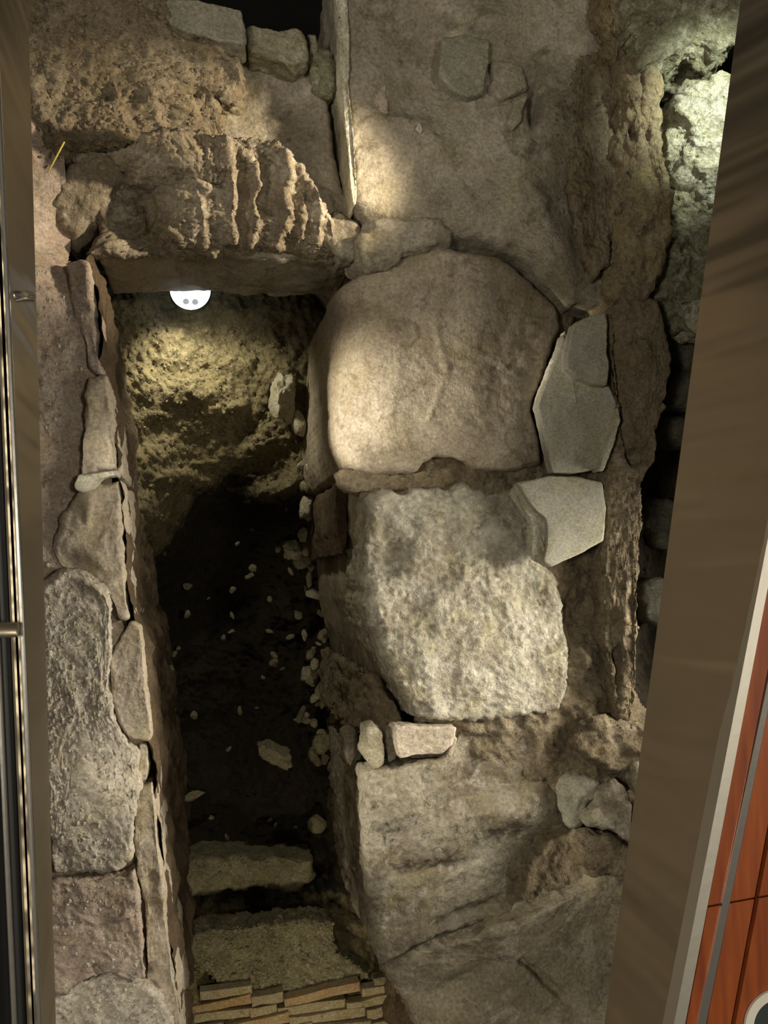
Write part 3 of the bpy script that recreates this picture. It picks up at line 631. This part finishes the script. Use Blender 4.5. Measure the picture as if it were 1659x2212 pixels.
T(stone('rough_block', [(790,1672,-1.2,.03),(830,1660,-1.2,.02),(880,1650,-1.205,.02),(950,1640,-1.21,.02),(985,1600,-1.22,.02),(1000,1572,-1.225,.02),(1080,1565,-1.225,.02),(1165,1570,-1.23,.02),(1180,1620,-1.24,.03),(1205,1680,-1.25,.05),(1235,1740,-1.27,.06),(1262,1810,-1.3,.06),(1272,1870,-1.33,.06),(1262,1915,-1.34,.05),(1200,1950,-1.31,.04),(1110,1985,-1.28,.03),(1000,2015,-1.25,.03),(900,2045,-1.23,.03),(845,2085,-1.22,.03),(822,2095,-1.22,.03),(806,2020,-1.22,.04),(796,1900,-1.21,.04),(786,1780,-1.21,.04)],
    -1.21, 1.1, 'patchy_block', batter=.05, r=.02, amp=.020, freq=8, jag=4, res=.0055, ridged=.45, fine=.003, centre=(1010,1830),
    feats=[('b',880,1740,70,80,0,.02),('b',1170,1860,120,60,-35,-.05),('l',[(860,1890),(1000,1860),(1080,1800)],16,-.014),('l',[(950,2000),(1080,1950),(1180,1900)],14,-.02),('b',1060,1620,70,40,0,-.012),('l',[(1180,1570),(1165,1640)],10,.012),('b',1100,1760,40,30,0,.02),('b',960,1800,60,40,-30,.018)]),
  'large rough grey block at the lower right, left edge sawn straight', 'block')
# near right: big slab with a groove
T(stone('rough_slab', [(838,2100,-1.25,.03),(900,2058,-1.22,.02),(1010,2028,-1.2,.015),(1110,1995,-1.2,.015),(1200,1960,-1.2,.015),(1270,1915,-1.21,.015),(1300,1890,-1.2,.02),(1370,1900,-1.2,.02),(1430,1960,-1.2,.02),(1420,2330,-1.2,.02),(960,2330,-1.2,.02),(905,2240,-1.2,.02),(888,2190,-1.22,.04),(850,2140,-1.26,.04)],
    -1.2, .9, 'slab_light', r=.02, amp=.014, freq=9, jag=4, res=.0055, ridged=.3, fine=.003, centre=(1140,2140),
    feats=[('l',[(1130,2080),(1170,2110),(1212,2152)],8,-.03),('b',1010,2110,60,20,-20,-.015),('b',1090,1990,60,30,-20,.012),('b',1240,2000,80,40,0,-.02),('b',1000,2200,90,20,0,.012)]),
  'broad near slab with a dark diagonal groove, bottom right', 'slab')
# mortar ridge and lumps, right
T(stone('mortar_ridge', [(1318,660,-1.12),(1360,640,-1.1),(1420,640,-1.1),(1450,760,-1.12),(1440,860,-1.14),(1415,920,-1.12),(1420,980,-1.12),(1392,1020,-1.13),(1386,1150,-1.15),(1378,1300,-1.15),(1370,1430,-1.16),(1372,1500,-1.17),(1362,1570,-1.18),(1335,1560,-1.18),(1318,1480,-1.19),(1300,1380,-1.19),(1302,1280,-1.18),(1306,1200,-1.16),(1310,1100,-1.15),(1306,1030,-1.13),(1322,960,-1.12),(1340,900,-1.12),(1330,840,-1.12),(1322,760,-1.12)],
    -1.14, .45, 'earth', r=.02, amp=.016, freq=13, jag=5, res=.005, ridged=.3, fine=.003, centre=(1362,1080),
    feats=[('b',1375,985,26,20,0,-.04),('b',1335,1430,10,30,0,-.02),('l',[(1338,1400),(1336,1500)],5,-.02),('l',[(1345,900),(1320,990)],6,-.02),('b',1380,760,30,60,0,.02)]),
  'long ridge of brown earth and mortar right of the sherds and blocks', 'mortar')
T(stone('mortar_ridge', [(1252,1560),(1300,1545),(1370,1555),(1408,1570),(1410,1640),(1385,1660),(1330,1665),(1262,1640),(1240,1620)], -1.165, .12, 'earth', r=.02, amp=.018, freq=14, jag=5, res=.005), 'lumpy earth shelf overhanging a dark hollow at the lower right', 'mortar')
T(stone('stone', [(1214,1690),(1232,1668),(1268,1664),(1305,1690),(1310,1720),(1280,1745),(1262,1790),(1240,1790),(1222,1750),(1214,1715)], -1.2, .14, 'flagstone', r=.03, amp=.008, jag=3, res=.0045), 'smooth rounded grey stone in the hollow at lower right')
T(stone('stone', [(1330,1680),(1362,1720),(1372,1800),(1366,1824),(1330,1800),(1285,1785),(1262,1775),(1285,1740),(1310,1705)], -1.165, .16, 'patchy_block', r=.012, amp=.014, freq=15, jag=5, res=.0045, ridged=.4), 'rough triangular stone right of the smooth rounded grey stone')
T(stone('stone', [(1368,1655),(1400,1640),(1402,1700),(1385,1720),(1370,1690)], -1.15, .1, 'limestone', r=.012, amp=.008, jag=3, res=.0045), 'small pale stone just under the steel edge at lower right')
T(stone('mortar_lump', [(1255,1800),(1330,1810),(1372,1840),(1380,1900),(1330,1905),(1290,1900),(1268,1860)], -1.19, .1, 'earth', r=.02, amp=.016, freq=14, jag=5, res=.006), 'dark earth lump below the rough triangular stone', 'earth')

# =================================================================== FAR RIGHT EARTH WALL AND ROCKS
T(stone('earth_wall', [(1290,-120,-1.0),(1390,-120,-.98),(1400,100,-.98),(1440,160,-.98),(1452,300,-1.0),(1450,400,-1.02),(1460,520,-1.04),(1420,640,-1.08),(1380,668,-1.1),(1322,655,-1.12),(1305,600,-1.13),(1318,480,-1.1),(1330,350,-1.07),(1345,200,-1.05),(1330,80,-1.03),(1300,0,-1.02)],
    -1.05, .5, 'ochre_wall', r=.06, amp=.028, freq=10, jag=6, res=.005, ridged=.4, fine=.004, batter=-.15, centre=(1385,280),
    feats=[('b',1370,290,8,18,0,-.05),('b',1403,290,6,12,0,-.03),('l',[(1340,120),(1325,400),(1318,560)],10,-.02),('b',1400,190,30,60,0,.02)]),
  'ochre earth and mortar face running down beside the far right rocks', 'earth')
T(stone('rock', [(1376,-120,-.92),(1640,-120,-.88),(1640,30,-.9),(1600,90,-.93),(1560,120,-.95),(1500,110,-.97),(1470,140,-.98),(1420,150,-.98),(1378,140,-.97),(1374,60,-.95)], -.94, .4, 'mossy_rock', r=.04, amp=.045, freq=12, jag=6, res=.005, ridged=.6, fine=.005,
    feats=[('b',1530,10,60,30,0,.03)]), 'dark mossy rock with a pale top in the upper right corner', 'rock')
T(stone('rock', [(1480,200,-1.02),(1520,165,-1.0),(1600,150,-.98),(1640,200,-.98),(1630,420,-1.02),(1560,440,-1.06),(1500,400,-1.06),(1470,330,-1.05),(1466,250,-1.04)], -1.02, .4, 'white_rock', r=.05, amp=.04, freq=14, jag=6, res=.0045, ridged=.6, fine=.005), 'brightly lit whitish rough rock beneath the mossy corner rock', 'rock')
T(stone('rock', [(1450,390,-1.1),(1520,400,-1.08),(1590,430,-1.06),(1580,560,-1.1),(1560,680,-1.14),(1480,690,-1.16),(1420,640,-1.16),(1370,560,-1.15),(1372,480,-1.14),(1405,420,-1.12)], -1.1, .4, 'mossy_rock', r=.05, amp=.06, freq=15, jag=9, res=.0045, ridged=.7, fine=.006), 'craggy green-grey rock with many ridges beside the steel, right', 'rock')
T(stone('stone', [(1445,690),(1500,670),(1560,690),(1560,800),(1480,800),(1450,760)], -1.32, .3, 'shaded_rock', r=.04, amp=.012, jag=4, res=.006), 'upper of the three smooth grey stones in the dark gap by the steel')
T(stone('stone', [(1452,800),(1490,800),(1540,810),(1530,890),(1490,884),(1450,878),(1440,850)], -1.33, .3, 'shaded_rock', r=.04, amp=.012, jag=4, res=.006), 'middle of the three smooth grey stones in the dark gap by the steel')
T(stone('stone', [(1442,890),(1490,890),(1530,900),(1520,955),(1480,962),(1450,945),(1438,915)], -1.34, .3, 'shaded_rock', r=.04, amp=.012, jag=4, res=.006), 'lowest of the three smooth grey stones in the dark gap by the steel')
T(stone('stone', [(1410,1070),(1460,1075),(1500,1100),(1480,1190),(1420,1180),(1395,1130)], -1.42, .2, 'shaded_rock', r=.03, amp=.02, jag=4, res=.006), 'dim mossy stone low in the gap beside the light streak on the steel')
T(stone('stone', [(1382,1250),(1440,1245),(1460,1300),(1440,1345),(1395,1345),(1376,1300)], -1.36, .2, 'shaded_rock', r=.03, amp=.014, jag=4, res=.006), 'rounded dim stone in the gap below the mossy one, right')
T(stone('stone', [(1480,640),(1560,650),(1590,690),(1560,720),(1500,700)], -1.12, .12, 'white_rock', r=.02, amp=.014, freq=16, jag=4, res=.005), 'pale glinting stone tucked against the steel right of the earth ridge')

# =================================================================== LINTEL AND UPPER LEFT
T(stone('stone_slab', [(380,90,-1.20),(520,100,-1.20),(660,105,-1.19),(690,180,-1.19),(715,260,-1.19),(728,340,-1.19),(745,420,-1.2),(800,470,-1.22),(790,560,-1.24),(600,560,-1.24),(380,540,-1.24),(340,300,-1.22)], -1.2, .3, 'slab', r=.02, amp=.012, freq=5, jag=4, res=.006,
    feats=[('b',620,210,120,50,20,-.01),('l',[(590,260),(700,330)],14,.008)]), 'smooth brown slab behind the lintel, left of the dark crevice', 'slab')
T(stone('rubble_bank', [(60,-130,-1.0),(250,-130,-1.0),(340,-40,-1.02),(420,60,-1.05),(465,88,-1.07),(510,118,-1.08),(536,150,-1.09),(532,190,-1.1),(505,205,-1.1),(475,215,-1.12),(478,265,-1.14),(420,290,-1.14),(360,300,-1.14),(240,320,-1.14),(140,330,-1.14),(95,310,-1.12),(50,200,-1.08),(30,50,-1.04)],
    -1.08, .3, 'earth', r=.03, amp=.022, freq=14, jag=5, res=.005, ridged=.35, fine=.006, centre=(270,130),
    feats=[('l',[(310,40),(400,100),(470,130),(528,170)],14,.03),('b',235,205,8,10,0,-.05),('b',468,205,7,7,0,-.06),('b',415,205,16,10,0,-.03),('b',180,200,60,30,0,-.02),('b',350,200,90,30,30,.01)]),
  'coarse gravelly earth bank in the upper left', 'earth')
T(stone('flagstone', [(300,-60),(370,-4),(440,4),(524,20),(528,45),(535,74),(532,92),(470,88),(410,70),(340,40),(280,0)], -1.04, .09, 'flagstone', r=.006, amp=.006, jag=2, res=.0045), 'thin greenish flagstone lying at the top edge of the bank', 'flagstone')
T(stone('stone', [(536,54),(580,56),(620,60),(640,54),(652,60),(662,90),(664,130),(640,140),(590,122),(540,105)], -1.1, .2, 'limestone', r=.012, amp=.01, freq=15, jag=3, res=.004), 'pale yellowish stone at the top, right of the thin flagstone')
T(stone('stone', [(664,66),(685,70),(690,100),(682,120),(668,110)], -1.13, .2, 'patchy_block', r=.012, amp=.006, jag=2, res=.004), 'small dark stone right of the pale yellowish top stone')
T(stone('stone', [(668,108),(690,92),(714,100),(724,130),(726,170),(718,200),(690,190),(672,150)], -1.14, .2, 'mossy_rock', r=.02, amp=.014, freq=15, jag=3, res=.004), 'mottled rough stone wedged above the dark crevice')
# lintel: broken top on a sawn front face
lin = empty('lintel', tuple(P(450,560,-1.55)), 'broken lintel slab spanning the drain, jagged lit ridges and smooth front face', 'lintel')
ridges = [('s',[(488,318),(500,360),(505,420),(500,480),(505,545)],34,7,.045),('s',[(530,340),(552,365),(560,410),(545,450),(552,490),(540,545)],26,6,.035),
          ('s',[(505,300),(590,318),(618,350),(628,395),(612,430),(622,470),(596,545)],40,7,.05),('s',[(640,335),(662,370),(682,420),(690,470),(680,545)],30,7,.035),('s',[(690,430),(712,480),(722,545)],22,6,.02),
          ('s',[(432,440),(440,490),(445,545)],20,6,.02),('s',[(655,450),(650,500),(640,545)],16,5,.02),
          ('b',385,345,95,40,15,.05),('b',300,475,60,60,35,-.07),('b',255,385,70,50,40,-.06),('b',420,480,60,70,0,.02),('l',[(300,395),(360,385),(430,375),(480,395)],12,-.035),('b',330,300,70,22,0,.03),('l',[(300,400),(330,470),(390,530)],10,.02)]
stone('broken_top', [(182,548,-1.24,.01),(300,546,-1.24,.008),(450,547,-1.24,.008),(600,548,-1.24,.008),(700,552,-1.23,.01),(746,555,-1.22,.02),(742,520,-1.19,.03),(718,460,-1.15,.03),(690,410,-1.12,.03),(655,355,-1.09,.03),(620,318,-1.07,.03),(560,306,-1.06,.03),(500,300,-1.05,.03),(455,292,-1.03,.03),(420,272,-1.01,.04),(380,262,-1.0,.04),(335,275,-1.02,.04),(285,305,-1.06,.04),(240,318,-1.1,.04),(180,320,-1.14,.03),(150,330,-1.16,.03),(170,380,-1.2,.03),(200,440,-1.24,.03),(220,500,-1.25,.02)],
      -1.12, .035, 'lintel_rock', r=.03, amp=.018, freq=15, jag=4, res=.0040, ridged=.55, fine=.004, feats=ridges, parent=lin, centre=(450,440))
stone('front_face', [(212,556,-1.275),(450,552,-1.275),(740,562,-1.275),(764,572,-1.275),(750,500,-1.29),(250,500,-1.29)], -1.275, .33, 'lintel_face', r=.006, amp=.006, freq=5, jag=1.5, res=.006, parent=lin, batter=0.02)
T(stone('rock', [(104,440,-1.22),(120,400,-1.2),(150,350,-1.17),(215,330,-1.14),(270,335,-1.14),(262,380,-1.18),(240,430,-1.22),(215,480,-1.25),(175,520,-1.28),(158,530,-1.29),(130,490,-1.26)], -1.2, .2, 'lintel_rock', r=.03, amp=.016, freq=10, jag=4, res=.0045, ridged=.3), 'angular brown rock wedged against the left end of the lintel', 'rock')
T(stone('rock', [(690,480),(730,440),(760,470),(785,510),(795,530),(765,552),(740,560),(712,530)], -1.17, .15, 'patchy_block', r=.02, amp=.014, freq=12, jag=4, res=.005), 'pale broken rock at the right end of the lintel', 'rock')

# =================================================================== LEFT BANK
T(stone('plaster_slab', [(140,562,-1.17),(160,556,-1.16),(188,556,-1.14),(194,600,-1.14),(204,650,-1.14),(208,700,-1.14),(212,760,-1.14),(220,812,-1.14),(196,800,-1.15),(188,750,-1.15),(160,705,-1.16),(150,660,-1.17),(146,610,-1.17)], -1.15, .45, 'pink_mortar', r=.03, amp=.01, freq=12, jag=2, res=.0045, centre=(180,690)), 'rounded pink plaster edge stone, highest on the left wall of the drain', 'plaster')
T(stone('plaster_slab', [(190,812),(228,808),(234,850),(246,890),(250,950),(256,1015),(225,1020),(180,1035),(172,1000),(180,940),(186,880),(182,845)], -1.13, .5, 'plaster', r=.02, amp=.009, freq=12, jag=2.5, res=.0045), 'grey plaster edge stone, second from the lintel on the left wall', 'plaster')
T(stone('stone_chip', [(160,1048),(172,1028),(205,1020),(252,1012),(256,1026),(222,1032),(205,1052),(180,1062),(166,1060)], -1.112, .05, 'pale_edge', r=.012, amp=.004, jag=2, res=.0035), 'cream chip lying between two plaster edge stones on the left')
T(stone('plaster_slab', [(150,1085),(165,1062),(215,1045),(258,1035),(264,1120),(270,1220),(280,1335),(262,1340),(240,1300),(225,1265),(180,1240),(130,1225),(108,1195),(122,1150),(132,1110)], -1.13, .5, 'plaster', r=.018, amp=.009, freq=9, jag=3, res=.0045, centre=(210,1180),
    feats=[('b',165,1215,40,22,20,-.02),('l',[(195,1060),(190,1130)],6,.006)]), 'broad smooth tan plaster slab beside the drain, left wall middle', 'plaster')
T(stone('mortar_bed', [(84,1290),(92,1250),(125,1232),(165,1228),(205,1245),(232,1272),(238,1310),(236,1345),(240,1400),(236,1470),(246,1540),(270,1600),(298,1630),(302,1700),(290,1780),(280,1860),(250,1885),(170,1890),(115,1890),(100,1700),(90,1450)],
    -1.095, .12, 'grey_mortar', r=.014, amp=.008, freq=16, jag=4, res=.0045, ridged=.2, fine=.0035, centre=(180,1560),
    feats=[('l',[(95,1270),(140,1245),(200,1260),(228,1290)],12,.012)]), 'long pebbly grey mortar bed with pale rounded top end, left wall', 'mortar')
T(stone('plaster_slab', [(240,1345),(262,1340),(268,1360),(250,1400),(238,1405),(234,1370)], -1.12, .1, 'plaster', r=.01, amp=.004, jag=1.5, res=.004), 'small cream corner piece above the flat tan slab, left wall', 'plaster')
T(stone('plaster_slab', [(236,1420),(262,1375),(280,1340),(302,1350),(308,1400),(316,1500),(328,1592),(322,1602),(280,1600),(255,1560),(240,1500)], -1.105, .07, 'plaster', r=.007, amp=.004, freq=9, jag=2, res=.004), 'flat tan slab with clean edges overhanging the drain, left wall', 'plaster')
T(stone('plaster_slab', [(300,1604),(320,1604),(322,1660),(318,1690),(300,1695),(296,1650)], -1.15, .4, 'plaster', r=.01, amp=.005, jag=2, res=.0045), 'short recessed stone under the flat tan slab, left wall', 'plaster')
T(stone('plaster_slab', [(296,1710),(328,1690),(336,1780),(344,1850),(356,1930),(368,2050),(384,2150),(400,2330),(350,2330),(322,2180),(318,2080),(310,1960),(296,1880),(290,1790)], -1.12, .5, 'plaster', r=.016, amp=.008, freq=10, jag=2, res=.0045, centre=(330,1960),
    feats=[('b',328,1900,14,14,0,-.014),('b',335,1960,14,14,0,-.012),('b',325,2120,25,30,0,-.03)]), 'long narrow edge stone with thumb-like hollows, near left wall', 'plaster')
T(stone('mortar_slab', [(105,1905),(200,1898),(270,1892),(292,1876),(298,1930),(302,2000),(312,2080),(316,2118),(280,2120),(240,2102),(190,2118),(140,2150),(112,2150),(100,2030)], -1.09, .1, 'pink_mortar', r=.008, amp=.007, freq=13, jag=3, res=.0045, fine=.003,
    feats=[('l',[(250,1985),(280,1975)],6,.014),('l',[(205,2090),(220,2110),(212,2125)],5,-.03)]), 'brown mortar slab with a pale right rim, lower left', 'mortar')
T(stone('mortar_bed', [(110,2160),(170,2118),(240,2108),(310,2125),(345,2150),(372,2200),(395,2330),(80,2330)], -1.1, .15, 'grey_mortar', r=.012, amp=.008, freq=16, jag=3, res=.0045, fine=.004), 'light gravelly mortar in the bottom left corner', 'mortar')

# =================================================================== IN THE DRAIN
T(rock('stone', 613, 852, -1.94, 34, 56, .05, 'limestone', deg=12, cuts=10, amp=.12, res=26), 'bright yellowish rough stone poking from under the rounded kerb block')
T(rock('stone', 645, 915, -1.98, 17, 30, .035, 'limestone', deg=-10, cuts=5, amp=.05, res=20), 'small smooth olive stone just below the bright yellowish stone')
T(rock('stone', 663, 1098, -2.10, 17, 26, .035, 'limestone', deg=5, cuts=7, amp=.06, res=20), 'squarish yellow stone sticking out of the drain side')
T(rock('stone', 660, 1052, -2.06, 14, 14, .02, 'rubble', cuts=6, res=16), 'little grey stone above the squarish yellow stone')
T(rock('stone_chip', 668, 1015, -1.98, 4, 14, .01, 'pale_edge', deg=-25, cuts=4, res=12), 'sharp white splinter above the squarish yellow stone')
T(rock('stone', 632, 1188, -2.38, 24, 22, .03, 'limestone', cuts=9, amp=.12, res=20), 'pitted grey stone alone in the dark of the drain')
T(rock('stone', 600, 1632, -2.2, 44, 26, .04, 'rubble', deg=15, cuts=10, amp=.1, res=20), 'dim long rock lying in the drain toward the near end')
T(rock('stone', 420, 1718, -2.4, 24, 10, .02, 'rubble', deg=-18, cuts=7, res=14), 'flat dim stone on the drain bottom near the left wall')
T(stone('ledge_stone', [(350,1868),(420,1856),(500,1852),(560,1856),(640,1852),(678,1864),(682,1900),(650,1926),(560,1924),(450,1936),(352,1934)], -2.12, .2, 'gravel_mortar', r=.03, amp=.018, freq=14, jag=4, res=.007, ridged=.3), 'dim stone ledge crossing the near end of the drain', 'stone')
T(stone('gravel_slab', [(386,2024),(480,2008),(560,1998),(640,1990),(716,1992),(722,2040),(760,2080),(800,2110),(760,2136),(640,2148),(560,2150),(500,2148),(440,2100),(392,2072)], -1.90, .12, 'gravel_mortar', r=.015, amp=.014, freq=22, jag=4, res=.0045, ridged=.3, fine=.006), 'pebbly mortar slab at the near end of the drain', 'mortar')
# tilted brick courses at the very near end
crs = empty('brick_paving', tuple(P(620,2210,-2.0)), 'slanting courses of thin yellow and orange bricks below the pebbly slab', 'paving')
rg = np.random.default_rng(4)
def brick_piece(px, py, L_, w_, z, ang, mat, parent):
    m = (CZ - z) / F; c = P(px, py, z); a = math.radians(ang)
    u = np.array([math.cos(a), math.sin(a), 0]); v = np.array([-math.sin(a), math.cos(a), 0]); hl, hw = L_ * m / 2, w_ * m / 2
    pts = [c + u * hl * sx + v * hw * sy * rg.uniform(.75, 1.1) + np.array([0, 0, sy * .006]) for sx, sy in ((-1, -1), (-.4, -1.0), (.3, -.95), (1, -1), (1, 1), (.2, 1), (-.5, .95), (-1, 1))]
    return prism('brick', pts, .05, mat, parent, bevel=.004)
for row in range(7):
    y = 2152 + row * 25
    x = 395 + rg.uniform(0, 40)
    while x < 880 - max(0, (2170 - y)) * 1.0:
        L_ = rg.uniform(50, 170); px_ = x + L_ / 2
        yy_ = y - (px_ - 395) * .09
        if not (yy_ < 2140 and px_ < 760):
            brick_piece(px_, yy_ + rg.uniform(-2, 2), L_ - 5, 24 + rg.uniform(-3, 1), -1.86 + row * .004 + rg.uniform(-.008, .008), 5.2 + rg.uniform(-3, 3), rg.choice(['tile_brick', 'brick_pale', 'brick_pale', 'gravel_mortar']), crs)
        x += L_
# rubble packed in the drain side under the blocks
n = 0
for k in range(46):
    y = 960 + k * 19.5 + rg.uniform(-8, 8)
    for q in range(2 if k % 2 else 1):
        edge = np.interp(y, [960, 1200, 1400, 1800], [662, 690, 702, 698])
        x = edge - rg.uniform(0, 1) ** 1.5 * 55 * (1 if y > 1180 else .4); z = np.interp(y, [960, 1060, 1200, 1800], [-2.0, -2.12, -2.36, -2.38]) - rg.uniform(0, .2) - (edge - x) * .002
        r_ = rg.uniform(8, 26)
        o = rock('rubble_stone', x, y, z, r_, r_ * rg.uniform(.35, 1.0), r_ * (CZ - z) / F * .6, rg.choice(['rubble', 'limestone', 'rubble']), deg=rg.uniform(0, 180), cuts=8, seed=k * 5 + q, res=10, flat=True)
        pl_ = 'under the rounded kerb block' if y < 1050 else 'beside the thin standing stone' if y < 1200 else 'under the upper half of the chalky block' if y < 1380 else 'under the lower half of the chalky block' if y < 1560 else 'beside the upright pale stone' if y < 1680 else 'under the rough lower block'
        big_ = 'larger' if r_ > 14 else 'small'
        tag(o, f'{big_} angular rubble stone in the drain side {pl_}', 'stone', f'{big_} rubble stones {pl_}'); n += 1
for k in range(34):
    y = rg.uniform(1150, 1820); x = rg.uniform(350 if y > 1400 else 400, 640); r_ = rg.uniform(5, 12)
    z = -2.35 - .12 * math.sin((y - 1100) / 700 * 3.14)
    o = rock('rubble_stone', x, y, z, r_, r_ * rg.uniform(.4, .9), r_ * (CZ - z) / F * .6, 'rubble', deg=rg.uniform(0, 180), cuts=8, seed=900 + k, res=8, flat=True)
    pl_ = 'near its middle' if y < 1400 else 'in its near half'
    tag(o, f'little stone scattered on the dark drain bottom {pl_}', 'stone', f'stones on the drain bottom {pl_}')

# loose gravel over the mortar, bank and soil
def gravel(name, regions, mat, label, seed):
    rg = np.random.default_rng(seed); V_, F_ = [], []
    phi = (1 + 5 ** .5) / 2
    ico = np.array([(-1,phi,0),(1,phi,0),(-1,-phi,0),(1,-phi,0),(0,-1,phi),(0,1,phi),(0,-1,-phi),(0,1,-phi),(phi,0,-1),(phi,0,1),(-phi,0,-1),(-phi,0,1)]) / 1.9
    icf = [(0,11,5),(0,5,1),(0,1,7),(0,7,10),(0,10,11),(1,5,9),(5,11,4),(11,10,2),(10,7,6),(7,1,8),(3,9,4),(3,4,2),(3,2,6),(3,6,8),(3,8,9),(4,9,5),(2,4,11),(6,2,10),(8,6,7),(9,8,1)]
    dg = bpy.context.evaluated_depsgraph_get(); dg.update()
    org = Vector((0, 0, CZ))
    for (x0, x1, y0, y1, cnt, smin, smax, zr) in regions:
        for _ in range(cnt):
            px, py = rg.uniform(x0, x1), rg.uniform(y0, y1)
            a = Vector(P(px, py, zr)); hit, loc, nrm, idx, ob, mt = sc.ray_cast(dg, Vector((a.x, a.y, -.3)) , Vector((0, 0, -1)))
            if not hit or nrm.z < .3 or abs(loc.z - zr) > .3 or not ob.name.startswith(('floor', 'ground', 'mortar_bed', 'mortar_slab', 'rubble_bank', 'gravel_slab', 'mortar_ridge', 'stone_slab', 'ledge')): continue
            s_ = rg.uniform(smin, smax) * .0012 * (rg.uniform() ** 1.5 * 1.2 + .5)
            v = ico * rg.uniform(.6, 1.2, (12, 1)) * s_ * np.array([rg.uniform(.7, 1.3), rg.uniform(.7, 1.3), .7])
            b = len(V_); V_ += (v + np.array(loc)).tolist(); F_ += [(x + b, y + b, z + b) for x, y, z in icf]
    o = link_mesh(name, V_, F_, mat, None, False)
    return tag(o, label, 'gravel', None, 'stuff')
gravel('gravel', [(90,240,1260,1880,700,1.5,4,-1.09),(110,380,2110,2330,380,1.5,4,-1.09),(100,300,1900,2110,140,1.5,4,-1.08),(62,190,560,1250,380,1.5,4,-1.14)], 'grey_mortar', 'fine pale gravel scattered over the mortar of the left wall', 11)
gravel('gravel', [(70,480,-60,330,900,2,6,-1.08),(1190,1290,200,520,260,2,4,-1.13),(1330,1400,650,1600,240,2,4,-1.13)], 'earth', 'brown grit over the upper left bank and the right ridge', 12)
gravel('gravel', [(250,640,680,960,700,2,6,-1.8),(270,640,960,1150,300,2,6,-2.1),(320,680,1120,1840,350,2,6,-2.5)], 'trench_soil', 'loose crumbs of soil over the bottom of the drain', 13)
gravel('gravel', [(400,780,2000,2140,400,2,6,-1.88)], 'gravel_mortar', 'yellowish pebbles set in the slab at the near end of the drain', 14)

# yellow straw
st = tube('straw', P(104,372,-1.08), P(139,306,-1.06), .0022, 'straw', None, seg=8); tag(st, 'short yellow straw lying on the bank beside the left steel', 'straw')

# LED lamp fixed under the lintel
lc = P(411, 636, -1.66)
lamp = empty('drain_lamp', tuple(lc), 'half-round white LED lamp glowing under the lintel', 'lamp')
def dome(name, c, r, dz, mat, parent, seg=40, rings=8):
    v = [(c[0], c[1], c[2] + dz)]; f = []
    for i in range(1, rings + 1):
        a = math.pi / 2 * i / rings
        for k in range(seg):
            b = 2 * math.pi * k / seg; v.append((c[0] + r * math.sin(a) * math.cos(b), c[1] + r * math.sin(a) * math.sin(b), c[2] + dz * math.cos(a)))
    for k in range(seg): f.append((0, 1 + k, 1 + (k + 1) % seg))
    for i in range(rings - 1):
        for k in range(seg):
            a0 = 1 + i * seg; f.append((a0 + k, a0 + seg + k, a0 + seg + (k + 1) % seg, a0 + (k + 1) % seg))
    return link_mesh(name, v, f, mat, parent, True)
dome('lens', (lc[0], lc[1] + .012, lc[2]), .060, .010, 'lamp_glow', lamp)
disc('housing', (lc[0], lc[1] + .012), .060, .0625, lc[2] - .03, lc[2] + .004, 'lamp_housing', lamp)
for sx in (-9, 11): dome('diode', (lc[0] + sx * .00135, lc[1] - .026, lc[2] + .013), .0095, .002, 'lamp_diode', lamp, 16, 3)
spot('drain_lamp_light', (lc[0], lc[1] - .05, lc[2] - .035), (lc[0] + .05, lc[1] - .45, lc[2] - .26), 9.5, (1, .93, .72), 140, .8, .03)

for o in list(bpy.data.objects):
    if '_base' in o: del o['_base']
